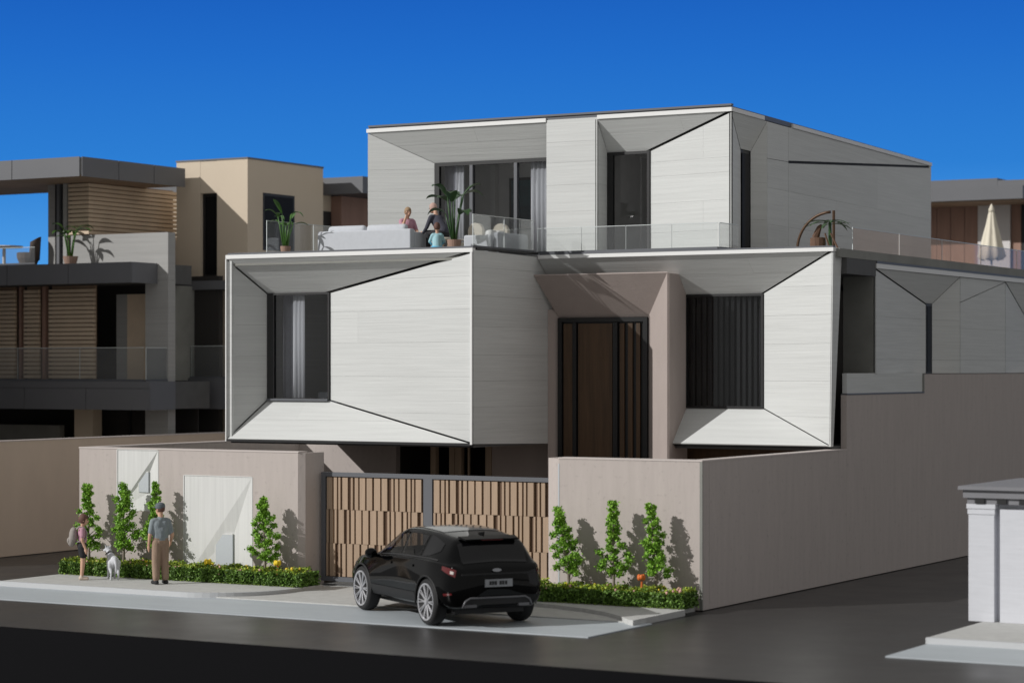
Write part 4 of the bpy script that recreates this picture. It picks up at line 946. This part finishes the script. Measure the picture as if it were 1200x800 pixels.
# dog, seen from behind
dg_ = thing('dog', 'white and grey dog with dark collar standing on the pavement', 'dog', (-13.8, -1.3, .12), rotz=48)
pr = [El((0, .20, .44), (.095, .15, .125), 'f'), El((0, -.08, .43), (.085, .16, .105), 'f'), El((0, -.22, .42), (.098, .11, .115), 'f'), C((0, .28, .48), .085, (-.03, .40, .60), .065, 'f'), El((-.05, .44, .64), (.068, .085, .068), 'f'),
      C((-.07, .48, .625), .042, (-.11, .56, .605), .030, 'f'), C((-.09, .40, .68), .022, (-.12, .385, .735), .010, 'f'), C((0.0, .41, .68), .022, (.015, .40, .735), .010, 'f'), C((0, -.31, .47), .035, (.015, -.37, .33), .032, 'f'), C((.015, -.37, .33), .032, (.02, -.36, .16), .016, 'f')]
for s in (-1, 1):
    pr += [C((s * .06, .23, .38), .055, (s * .07, .21, .21), .034, 'f'), C((s * .07, .21, .21), .032, (s * .07, .23, .04), .025, 'f'), El((s * .07, .25, .025), (.032, .05, .024), 'f'),
           C((s * .07, -.20, .38), .078, (s * .08, -.15, .26), .055, 'f'), C((s * .08, -.15, .26), .048, (s * .08, -.27, .16), .028, 'f'), C((s * .08, -.27, .16), .028, (s * .08, -.25, .035), .024, 'f'), El((s * .08, -.225, .025), (.03, .05, .024), 'f')]
figure(pr, {'f': 'dog'}, .0125, 'body', dg_)
co = MB().tube([(-.015 + .074 * math.cos(a), .335 + .05 * math.sin(a) - .03 * math.cos(a) * 0, .545 + .045 * -math.sin(a)) for a in [k * math.pi / 8 for k in range(17)]], .014, 6); obj('collar', co, 'blackcloth', dg_, smooth=True, world=False)
obj('nose', MB().ball((-.118, .588, .612), .014, 8, 6), 'blackcloth', dg_, world=False)
for s in (-1, 1): obj('eye', MB().ball((-.06 + s * .034, .515, .655), .008, 6, 5), 'blackcloth', dg_, world=False)

# ================================================================== ROOF TERRACE THINGS
TZ = 7.476
def rbox(x0, x1, y0, y1, z0, z1, r=.05):      # cushion-like box with rounded edges
    bm = bmesh.new(); bmesh.ops.create_cube(bm, size=1)
    for v in bm.verts: v.co = Vector(((x0 + x1) / 2 + v.co.x * (x1 - x0), (y0 + y1) / 2 + v.co.y * (y1 - y0), (z0 + z1) / 2 + v.co.z * (z1 - z0)))
    bmesh.ops.bevel(bm, geom=list(bm.edges), offset=min(r, (x1 - x0) * .45, (y1 - y0) * .45, (z1 - z0) * .45), segments=3, affect='EDGES', profile=.5)
    mb = MB(); bm.verts.index_update(); mb.add([v.co for v in bm.verts], [tuple(v.index for v in f.verts) for f in bm.faces]); bm.free(); return mb
s1 = thing('sofa', 'long pale grey sofa with its back to the terrace edge', 'sofa', (-11.3, 5.4, TZ))
obj('backrest', rbox(-12.67, -10.0, 5.0, 5.2, TZ + .03, 8.10, .03), 'sofa', s1)
obj('arm', rbox(-10.2, -10.0, 5.205, 5.95, TZ + .03, 8.04, .03), 'sofa', s1); obj('arm', rbox(-12.67, -12.5, 5.205, 5.95, TZ + .03, 8.04, .03), 'sofa', s1)
obj('seat', rbox(-12.48, -10.22, 5.21, 5.95, TZ + .03, 7.79, .04), 'sofa', s1)
for a, b in ((-12.5, -11.42), (-11.38, -10.25)): obj('back_cushion', rbox(a, b, 5.16, 5.36, 7.84, 8.235, .09), 'sofa', s1, smooth=True)
for x in (-12.5, -10.15):
    for y in (5.08, 5.85): obj('leg', B(x - .03, x + .03, y - .03, y + .03, TZ, TZ + .03), 'frame', s1)
s2 = thing('sofa', 'small pale grey sofa with two cushions near the terrace corner', 'sofa', (-8.4, 6.2, TZ))
obj('backrest', rbox(-8.02, -7.86, 5.5, 6.9, TZ, 7.98, .04), 'sofa', s2); obj('seat', rbox(-8.75, -8.02, 5.5, 6.9, TZ + .02, 7.74, .04), 'sofa', s2); obj('arm', rbox(-8.75, -8.02, 5.36, 5.5, TZ, 7.92, .04), 'sofa', s2)
for y in (5.72, 6.1): obj('cushion', rbox(-8.3, -8.1, y - .16, y + .16, 7.75, 8.05, .08), 'fascia', s2, smooth=True)
for lab, x, y in (('cream round-backed armchair left of the terrace palm trunk', -9.02, 6.35), ('cream round-backed armchair right of the terrace palm trunk', -8.62, 6.85)):
    ch = thing('armchair', lab, 'chair', (x, y, TZ), 'cream armchairs on the terrace')
    bk_ = MB(); pts = [(-.26 + .52 * k / 12, .0) for k in range(13)]
    prof = [(-.2, 0), (.2, 0), (.2, .48)] + [(.2 * math.cos(R(a)), .48 + .2 * math.sin(R(a))) for a in range(15, 180, 15)] + [(-.2, .48)]
    obj('backrest', MB().slab([(x + px, y, TZ + .12 + pz) for px, pz in prof], (0, .12, 0)), 'cream', ch)
    obj('seat', rbox(x - .2, x + .2, y - .42, y - .01, TZ + .12, TZ + .32, .06), 'cream', ch)
    for dx in (-.15, .15):
        for dy in (-.36, .06): obj('leg', MB().tube([(x + dx, y + dy, TZ), (x + dx, y + dy, TZ + .13)], .02, 6), 'woodtrim', ch)
tb = thing('coffee_table', 'low round coffee table between the seated people', 'table', (-9.45, 6.05, TZ))
obj('table_top', MB().lathe([(.30, .36), (.31, .38), (.30, .40)], (-9.45, 6.05, TZ), 22), 'whitewall', tb); obj('stem', MB().lathe([(.12, 0), (.04, .06), (.04, .36)], (-9.45, 6.05, TZ), 12), 'frame', tb)

def leaf_blade(base, az, L_, w, rise, droop, lobes=0):
    vs = []; fs = []; n = 7; d = Vector((math.cos(az), math.sin(az), 0)); s = Vector((-d.y, d.x, 0)); b = Vector(base)
    for i in range(n + 1):
        t = i / n; c = b + d * L_ * t * (1 - .15 * t) + Vector((0, 0, rise * t - droop * t * t)); ww = w * math.sin(math.pi * min(1, .06 + t * .94)) ** .8 * .5
        vs += [c - s * ww + Vector((0, 0, ww * .35)), c, c + s * ww + Vector((0, 0, ww * .35))]
    for i in range(n):
        for k in range(2): a = i * 3 + k; fs.append((a, a + 1, a + 4, a + 3))
    return MB().add(vs, fs)
def potted_plant(label, x, y, z, h, stems, m, pot_r=.14, pot_h=.22, seed=1, leafL=.5, leafW=.16, name='potted_plant'):
    rnd = random.Random(seed); t = thing(name, label, 'plant', (x, y, z))
    pt = obj('pot', MB().lathe([(pot_r * .72, 0), (pot_r * .9, pot_h * .6), (pot_r, pot_h), (pot_r * .86, pot_h), (pot_r * .8, pot_h - .04)], (x, y, z), 18), 'pot', t, smooth=False)
    for k in range(stems):
        az = k * 2.4 + seed; hh = h * rnd.uniform(.62, 1.0); off = .04
        sx, sy = x + off * math.cos(az), y + off * math.sin(az); tip = (sx + .10 * math.cos(az) * h, sy + .10 * math.sin(az) * h, z + pot_h + (hh - pot_h) * .72)
        st = MB().tube([(sx, sy, z + pot_h - .05), ((sx + tip[0]) / 2 - .01, (sy + tip[1]) / 2, z + pot_h + (hh - pot_h) * .4), tip], [.026, .02, .012], 6); obj('stem', st, m, t, smooth=True)
        lf = leaf_blade(tip, az + rnd.uniform(-.4, .4), leafL * rnd.uniform(.75, 1.1), leafW, (hh - pot_h) * .45 * rnd.uniform(.5, 1.1), leafL * rnd.uniform(.35, .8)); obj('leaf', lf, m, t, smooth=True)
        if k % 2: obj('leaf', leaf_blade(tip, az + 1.9 + rnd.uniform(-.4, .4), leafL * .7, leafW * .9, .14 * h, leafL * .3), m, t, smooth=True)
    return t
potted_plant('small potted palm at the left end of the terrace railing', -13.2, 4.42, TZ, 1.45, 8, 'palm2', .13, .26, 3, .44, .13)
potted_plant('tall dark-leaved potted palm by the terrace corner', -8.55, 4.62, TZ, 1.75, 8, 'palm', .17, .30, 5, .6, .30)
# bronze arc and planter on the right-hand roof
arc = thing('bronze_arc', 'brown bronze arc sculpture standing on the roof by the upper wall', 'sculpture', (-1.35, 8.95, TZ))
cx_, cz_, rr_ = -.93, 8.42 - .86, .86
obj('ring', MB().tube([(cx_ + rr_ * math.cos(R(a)), 8.95, cz_ + rr_ * math.sin(R(a)) ) for a in range(92, 181, 8)] + [(cx_ - rr_, 8.95, TZ)], .034, 8), 'bronze', arc, smooth=True)
obj('rod', MB().tube([(cx_ + .05, 8.95, TZ), (cx_ + .05, 8.95, cz_ + rr_ + .03)], .035, 8), 'bronze', arc)
pl_ = thing('wood_planter', 'carved brown wooden planter beside the bronze arc', 'planter', (-.68, 7.62, TZ))
obj('block', MB().lathe([(.17, 0), (.18, .15), (.17, .27), (.12, .28)], (-.72, 7.62, TZ), 12), 'rustwood', pl_); obj('spout', MB().tube([(-.78, 7.62, TZ + .28), (-.68, 7.6, TZ + .5), (-.62, 7.6, TZ + .55)], [.09, .06, .04], 8), 'rustwood', pl_)
for x0, x1 in ((-.5, -.38), (-.36, -.18)): obj('prop', MB().tube([(x0, 7.5, TZ + .36), (x1, 7.5, TZ)], .022, 6), 'rustwood', pl_)
pp = thing('palm', 'spiky dark palm growing beside the wooden planter', 'plant', (-.42, 7.62, TZ))
obj('stem', MB().tube([(-.42, 7.62, TZ), (-.43, 7.62, TZ + .62)], [.05, .035], 8), 'palm', pp)
rnd = random.Random(9)
for k in range(15): obj('leaf', leaf_blade((-.43, 7.62, TZ + .55 + .008 * k), k * 2.4, rnd.uniform(.5, .8), .085, rnd.uniform(.06, .30), rnd.uniform(.1, .34)), 'palm', pp, smooth=True)

# people on the terrace (about 25 to 45 pixels tall)
def seated(label, loc, rotz, top, legs, hairm, lean=0., seat=.32, s=1.0, arm_up=False, shoe='blackcloth'):
    t = thing('person', label, 'person', loc, rotz=rotz); pr = []; z0 = seat
    for sg in (-1, 1): pr += [C((sg * .09, 0, z0 + .09), .095, (sg * .11, .40, z0 + .12), .072, 'l'), C((sg * .11, .40, z0 + .12), .07, (sg * .11, .42, .09), .048, 'l'), C((sg * .11, .40, .035), .036, (sg * .115, .56, .032), .034, 'x')]
    ly = lean; sh = (0, ly, z0 + .58 - abs(ly) * .35)
    pr += [El((0, 0, z0 + .10), (.165, .13, .11), 'l'), C((0, 0, z0 + .16), .135, (0, sh[1] * .8, sh[2] - .10), .150, 't'), C((-.14, sh[1], sh[2]), .068, (.14, sh[1], sh[2]), .068, 't'), C((0, sh[1], sh[2] + .05), .05, (0, sh[1] + .02, sh[2] + .14), .047, 's')]
    hc = (0, sh[1] + .05 + lean * .2, sh[2] + .215)
    for sg in (-1, 1):
        if arm_up and sg == 1: el = (sg * .22, sh[1] + .2, sh[2] - .20); wr = (sg * .09, hc[1] + .12, hc[2] - .09); fd = (-.2, .1, 1)
        else: el = (sg * .23, sh[1] + .08, sh[2] - .25); wr = (sg * .14, sh[1] + .30, sh[2] - .30 if lean < .2 else sh[2] - .36); fd = (0, 1, -.2)
        pr += [C((sg * .17, sh[1], sh[2] - .01), .06, el, .048, 't'), C(el, .046, wr, .030, 't' if lean > .2 else 's')] + hand(wr, fd, sg, 's', .95, (0, .2, 1))
    pr += head(hc, 1.0, 's')
    figure(pr, {'l': legs, 't': top, 's': 'skin', 'x': shoe}, .016, 'body', t); face_parts(t, hc, 1.03, 0, hairm, -.05, .04); t.scale = (s,) * 3
    return t
seated('fair-haired person in pink top sitting on the long sofa, hand to face', (-10.55, 5.72, TZ), -125, 'pinkshirt', 'cream', 'blond', 0.0, .32, .95, True)
seated('person in charcoal jacket leaning forward over the coffee table', (-9.42, 5.55, TZ), 75, 'darkjacket', 'blackcloth', 'greyhair', .26, .42, 1.0)
stl = thing('stool', 'low stool under the person in the charcoal jacket', 'stool', (-9.42, 5.55, TZ)); obj('seat', MB().lathe([(.2, .36), (.21, .40), (.19, .42)], (-9.42, 5.55, TZ), 16), 'cream', stl)
for k in range(3): obj('leg', MB().tube([(-9.42 + .15 * math.cos(k * 2.1), 5.55 + .15 * math.sin(k * 2.1), TZ), (-9.42 + .1 * math.cos(k * 2.1), 5.55 + .1 * math.sin(k * 2.1), TZ + .37)], .016, 6), 'woodtrim', stl)
ck = thing('person', 'small child in pale blue top and blue trousers sitting at the terrace edge', 'person', (-9.02, 4.62, TZ), rotz=35)
pr = [El((0, -.02, .10), (.155, .13, .10), 'l'), C((0, -.01, .16), .115, (0, .01, .36), .105, 't'), C((-.09, 0, .42), .05, (.09, 0, .42), .05, 't'), C((0, 0, .44), .036, (0, .01, .52), .036, 's')]
for sg in (-1, 1):
    pr += [C((sg * .08, 0, .09), .075, (sg * .15, .22, .10), .055, 'l'), C((sg * .15, .22, .10), .05, (sg * .10, .36, .045), .038, 'l'), C((sg * .10, .38, .035), .03, (sg * .10, .46, .035), .028, 'x'), C((sg * .11, 0, .41), .045, (sg * .17, .06, .27), .036, 't'), C((sg * .17, .06, .27), .034, (sg * .10, .20, .20), .022, 't')] + hand((sg * .10, .20, .20), (0, 1, -.1), sg, 's', .65, (0, 0, 1))
pr += head((0, .02, .60), .86, 's'); figure(pr, {'l': 'blue', 't': 'paleblue', 's': 'skin', 'x': 'shoe'}, .014, 'body', ck); face_parts(ck, (0, .02, .60), .9, 0, 'brownhair', -.05, .03)

# ================================================================== NEIGHBOUR HOUSE ON THE LEFT
tw_ = thing('boundary_wall', 'plain tan boundary wall of the neighbour across the left alley', 'wall', (-21, 8, 0))
obj('wall_block', B(-21.25, -21.0, -1.0, 30, .02, 2.93), 'tan', tw_); obj('cap', B(-21.26, -20.99, -1.01, 30, 2.932, 2.96), 'cap', tw_)
N1 = thing('neighbour_house', 'beige and charcoal neighbour house with timber slat screens and terraces', 'house', (-26, 14, 0))
def n1(name, mb, m, parent=None, **k): return obj(name, mb, m, parent or N1, **k)
rf = n1('roof', B(-36, -23.47, 9.0, 13.66, 10.22, 10.70), 'concrete_dark')
for x in [-36 + 2.5 * k for k in range(5)] :
    n1('fascia_panel', B(x + .012, min(x + 2.488, -23.44), 8.97, 8.998, 10.17, 10.72), 'dkmetal', rf)
for y in (9.0, 10.6, 12.2): n1('fascia_panel', B(-23.468, -23.44, y + .012, min(y + 1.588, 13.66), 10.17, 10.72), 'dkmetal', rf)
for x in [-36 + 1.6 * k for k in range(8)]: n1('soffit_board', B(x + .01, min(x + 1.59, -23.5), 9.02, 13.6, 10.19, 10.218), 'soffit', rf)
# slatted upper volume
n1('upper_wall', B(-25.6, -24.95, 11.08, 15.0, 7.8, 10.2), 'soffit')
k = 0; z = 8.69
while z < 10.16:
    n1('slat', MB().prism([(-25.66, 11.0), (-24.89, 11.0), (-24.89, 15.1), (-24.95, 15.1), (-24.95, 11.06), (-25.66, 11.06)], z, z + .095), 'slat'); z += .125
n1('column', B(-25.86, -25.72, 11.0, 11.14, 7.8, 10.2), 'greystone'); n1('column', B(-26.12, -26.02, 11.02, 11.14, 7.8, 10.2), 'dkmetal'); n1('upper_wall', B(-26.6, -26.15, 11.2, 11.4, 7.8, 10.2), 'greystone')
n1('upper_window', B(-26.3, -25.6, 11.16, 11.19, 7.85, 10.2), 'matglass')
# grey stone fin
n1('stone_fin', B(-25.56, -21.98, 11.0, 11.33, 7.3, 8.66), 'greystone'); n1('stone_fin', B(-22.8, -21.98, 11.0, 11.33, .02, 7.295), 'greystone')
# balcony slabs with panelled fascias
for z0, z1, x1, nm in ((7.2, 7.78, -22.35, 'upper'), (3.62, 4.42, -21.7, 'lower')):
    sl = n1('balcony_slab', B(-36, x1 - .03, 9.85, 12.6, z0 + .02, z1 - .01), 'concrete_dark')
    for k in range(6):
        x = x1 - 2.3 * (k + 1); n1('fascia_panel', B(x + .01, x + 2.29, 9.82, 9.848, z0, z1 - (.0 if z0 > 5 else .2)), 'dkmetal', sl)
    n1('fascia_panel', B(x1 - .028, x1, 9.85, 10.98, z0, z1), 'dkmetal', sl)
    if z0 < 5: n1('ledge', B(-36, x1 + .006, 9.815, 10.0, z1 - .19, z1 + .004), 'dkmetal', sl)
rail(N1, (-36, 9.95), (-22.0, 9.95), 4.43, 5.38, 6); rail(N1, (-21.98, 10.0), (-21.98, 10.95), 4.43, 5.38, 1)
rail(N1, (-36, 9.95), (-26.0, 9.95), 7.79, 8.30, 4)
# middle storey
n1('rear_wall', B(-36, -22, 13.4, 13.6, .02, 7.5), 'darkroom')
for a, b in ((-31.5, -27.73), (-27.37, -26.80), (-26.41, -24.7)):
    n1('screen_back', B(a + .05, b - .05, 11.1, 11.2, 4.43, 7.2), 'soffit'); z = 4.5
    while z < 7.12: n1('slat', B(a, b, 11.0, 11.1, z, z + .095), 'slat'); z += .125
n1('screen_post', B(-26.7, -26.58, 11.05, 11.2, 4.43, 7.2), 'brownpanel'); n1('screen_post', B(-27.6, -27.51, 11.05, 11.2, 4.43, 7.2), 'brownpanel')
n1('door_panel', B(-24.6, -24.2, 11.9, 12.0, 4.43, 6.95), 'greystone'); n1('door_panel', B(-24.2, -23.4, 11.9, 12.0, 4.43, 6.95), 'slat')
n1('return_wall', B(-23.05, -22.9, 11.4, 13.4, 4.43, 7.2), 'concrete')
# ground storey
n1('ground_wall', B(-36, -26.5, 11.6, 11.8, .02, 3.1), 'concrete'); n1('ground_column', B(-25.6, -24.9, 11.2, 11.6, .02, 3.6), 'beige'); n1('ground_glazing', B(-26.5, -22.0, 12.4, 12.45, .02, 3.6), 'darkroom')
for x in (-24.5, -23.7, -23.2): n1('glazing_bar', B(x, x + .07, 12.33, 12.39, .02, 3.6), 'frame')
# beige tower behind
TWX, TY = -21.4, 14.0
n1('tower_wall', B(-24.03, -23.14, TY, 17.9, .02, 10.95), 'beige'); n1('tower_wall', B(-22.52, TWX, TY, 17.9, .02, 10.95), 'beige')
n1('tower_wall', B(-23.135, -22.525, TY + .005, 17.8, 9.99, 10.94), 'beige'); n1('tower_wall', B(-23.135, -22.525, TY + .005, 17.8, 6.9, 7.49), 'beige')
n1('tower_roof', B(-24.05, TWX + .02, TY - .02, 17.92, 10.952, 11.0), 'dkmetal')
for z0, z1 in ((7.5, 9.98), (4.4, 6.9)):
    w = n1('tower_window', MB().box(-23.13, -23.05, TY + .12, TY + .2, z0, z1).box(-22.6, -22.53, TY + .12, TY + .2, z0, z1).box(-23.05, -22.6, TY + .12, TY + .2, z1 - .08, z1).box(-23.05, -22.6, TY + .12, TY + .2, z0, z0 + .08), 'frame'); n1('pane', B(-23.05, -22.6, TY + .15, TY + .17, z0 + .08, z1 - .08), 'matglass', w)
n1('tower_ledge', B(-24.5, TWX + .1, TY - .7, TY - .01, 7.1, 7.36), 'dkmetal'); n1('tower_balcony', B(-24.5, TWX + .1, TY - .9, TY - .01, 3.6, 4.5), 'dkmetal'); rail(N1, (-24.4, TY - .8), (TWX + .1, TY - .8), 4.5, 5.45, 2)
n1('tower_post', B(-23.75, -23.55, TY - .3, TY - .02, 4.5, 7.1), 'slat')
w = n1('tower_window', B(TWX - .05, TWX + .012, 14.76, 16.37, 8.3, 10.0), 'frame'); n1('pane', B(TWX + .014, TWX + .02, 14.85, 16.28, 8.4, 9.92), 'matglass', w)
n1('rear_roof', B(-27.2, -24.06, 16.2, 17.9, 10.2, 10.98), 'dkmetal'); n1('rear_wall', B(-27.0, -24.06, 16.4, 17.8, .02, 10.19), 'beige')
# far wing of the neighbour house
n1('far_wall', B(-27, TWX - .6, 18.0, 24, .02, 10.7), 'beige'); n1('far_roof', B(-27, TWX + 1.0, 18.6, 24.5, 10.2, 10.72), 'dkmetal'); n1('far_wall', B(TWX - .59, TWX - .2, 19.2, 24, 7.3, 10.19), 'brownpanel')
w = n1('far_window', B(TWX - .59, TWX - .52, 18.2, 19.1, 8.0, 9.7), 'frame'); n1('far_ledge', B(TWX - .59, TWX + .8, 18.0, 24, 7.0, 7.4), 'dkmetal')
n1('added_shade_wing', B(-36, -24.7, 4.4, 6.0, .02, 10.25), 'greystone'); n1('added_shade_wing_roof', B(-36.1, -24.6, 4.3, 6.1, 10.253, 10.4), 'dkmetal')  # unseen wing, added out of view to shade the lower storeys behind it
for z0 in (4.6, 7.9):  # windows dressing the added wing
    w = n1('added_wing_window', B(-24.72, -24.685, 4.8, 5.6, z0, z0 + 1.9), 'frame'); n1('pane', B(-24.684, -24.676, 4.88, 5.52, z0 + .08, z0 + 1.82), 'matglass', w)
potted_plant('potted palm beside the grey stone fin of the neighbour terrace', -25.1, 10.45, 7.78, 1.55, 7, 'palm2', .22, .24, 8, .62, .2)
wch = thing('wicker_chair', 'dark wicker armchair on the far left neighbour terrace', 'chair', (-27.1, 10.9, 7.78))
bkp = MB(); vs = []; fs = []
for k in range(9):
    a = R(-20 + 155 * k / 8); x, y = -27.1 + .34 * math.sin(a), 10.9 + .34 * math.cos(a); vs += [(x, y, 7.98), (x + .05, y, 7.98 + .68 * (.75 + .25 * math.sin(math.pi * k / 8)))]
    if k: fs.append((2 * k - 2, 2 * k, 2 * k + 1, 2 * k - 1))
o = obj('backrest', bkp.add(vs, fs), 'wicker', wch, smooth=True); md = o.modifiers.new('t', 'SOLIDIFY'); md.thickness = .03
obj('seat', MB().lathe([(.22, .0), (.33, .25), (.34, .40), (.30, .42)], (-27.1, 10.9, 7.78), 16), 'wicker', wch)
wt = thing('side_table', 'white garden table at the left edge of the neighbour terrace', 'table', (-27.95, 10.8, 7.78))
obj('table_top', MB().lathe([(.55, .58), (.57, .60), (.55, .63)], (-27.95, 10.8, 7.78), 24), 'whitewall', wt); obj('stem', MB().lathe([(.2, 0), (.05, .08), (.05, .58)], (-27.95, 10.8, 7.78), 12), 'whitewall', wt)
# ================================================================== NEIGHBOUR HOUSE ON THE RIGHT (behind the wing)
N2 = thing('neighbour_house', 'far house with grey flat roof and brown panel walls behind the right terrace', 'house', (-5, 38, 0))
def n2(name, mb, m, parent=None): return obj(name, mb, m, parent or N2)
n2('roof', B(-12, -4.4, 34.0, 42, 10.42, 10.86), 'dkmetal'); n2('roof_edge', B(-12, -5.4, 34.4, 42, 10.863, 11.16), 'dkmetal'); n2('roof_edge', B(-5.395, -4.45, 34.4, 42, 10.863, 11.08), 'dkmetal')
n2('soffit', B(-12, -4.5, 34.1, 42, 10.36, 10.418), 'soffit')
for k in range(6): n2('wall_panel', B(-9.6 + k * .5 + .01, -9.6 + k * .5 + .49, 36.0, 36.1, .02, 10.36), 'brownpanel')
n2('white_wall', B(-6.59, -5.45, 35.9, 36.1, .02, 10.36), 'whitewall'); n2('wall_panel', B(-5.44, -5.1, 36.0, 36.1, .02, 10.36), 'brownpanel'); n2('window', B(-5.09, -4.85, 36.02, 36.08, 7, 10.36), 'frame'); n2('wall_panel', B(-4.84, -4.2, 36.0, 36.1, .02, 10.36), 'brownpanel')
n2('side_wall', B(-4.6, -4.1, 34.9, 42, .02, 10.3), 'concrete_dark'); n2('terrace', B(-9, -3.5, 31, 36, .02, 7.4), 'concrete')
par = thing('parasol', 'closed cream parasol on the far terrace behind the glass railing', 'parasol', (-5.0, 32.6, 7.4))
px_, py_ = -5.0, 32.6
fold = MB(); vs = []; fs = []; n = 32
for r_, z in ((.05, 10.02), (.10, 9.85), (.17, 9.5), (.27, 9.1), (.36, 8.7), (.43, 8.42), (.36, 8.34)):
    for k in range(n): a = 2 * math.pi * k / n; f = r_ * (1 + .16 * math.cos(8 * a)); vs.append((px_ + f * math.cos(a), py_ + f * math.sin(a), z + (.03 * math.cos(8 * a) if z < 8.5 else 0)))
for i in range(6):
    for k in range(n): fs.append((i * n + k, i * n + (k + 1) % n, (i + 1) * n + (k + 1) % n, (i + 1) * n + k))
obj('canopy', fold.add(vs, fs), 'canvas', par, smooth=True); obj('finial', MB().lathe([(.09, 9.9), (.10, 9.98), (.06, 10.08), (.01, 10.18)], (px_, py_, 0), 12), 'canvas', par, smooth=True)
obj('pole', MB().tube([(px_, py_, 7.45), (px_, py_, 9.9)], .035, 8), 'whitewall', par); obj('base', MB().lathe([(.3, 7.4), (.3, 7.46), (.08, 7.5)], (px_, py_, 0), 16), 'concrete', par)
rt = thing('round_bench', 'round brown bench with pale cushion on the far terrace', 'bench', (-6.4, 33.0, 7.4))
obj('seat', MB().lathe([(.62, 0), (.66, .2), (.66, .42), (.6, .46)], (-6.4, 33.0, 7.4), 24), 'rustwood', rt); obj('cushion', MB().lathe([(.5, .463), (.5, .56), (.44, .6)], (-6.4, 33.0, 7.4), 24), 'cream', rt)

# ================================================================== GATEHOUSE IN THE RIGHT FOREGROUND
GH = thing('gatehouse', 'white painted brick gatehouse corner with grey stepped cap at the right edge', 'building', (7, .8, .12))
def gh(name, mb, m): return obj(name, mb, m, GH)
gh('wall', B(5.60, 11, .12, 3.2, .122, 2.3), 'brickwhite'); gh('pilaster', B(5.48, 5.97, -.08, .6, .122, 2.2), 'brickwhite'); gh('pilaster', B(6.08, 9.5, -.08, .6, .122, 2.2), 'brickwhite')
gh('capital', B(5.465, 5.985, -.095, .61, 2.10, 2.195), 'brickwhite'); gh('capital', B(5.45, 6.0, -.11, .62, 2.203, 2.29), 'brickwhite')
gh('beam', B(5.46, 11, -.1, 3.25, 2.292, 2.40), 'slate'); gh('cornice', B(5.40, 11, -.16, 3.3, 2.403, 2.55), 'slate'); gh('roof', B(5.33, 11, -.24, 3.4, 2.553, 2.62), 'slate')
gh('roof_hatch', B(6.3, 8.5, .8, 2.4, 2.622, 2.70), 'slate')
for k in range(6): gh('bracket', B(5.62 + k * .42, 5.80 + k * .42, -.14, -.105, 2.30, 2.395), 'frame')
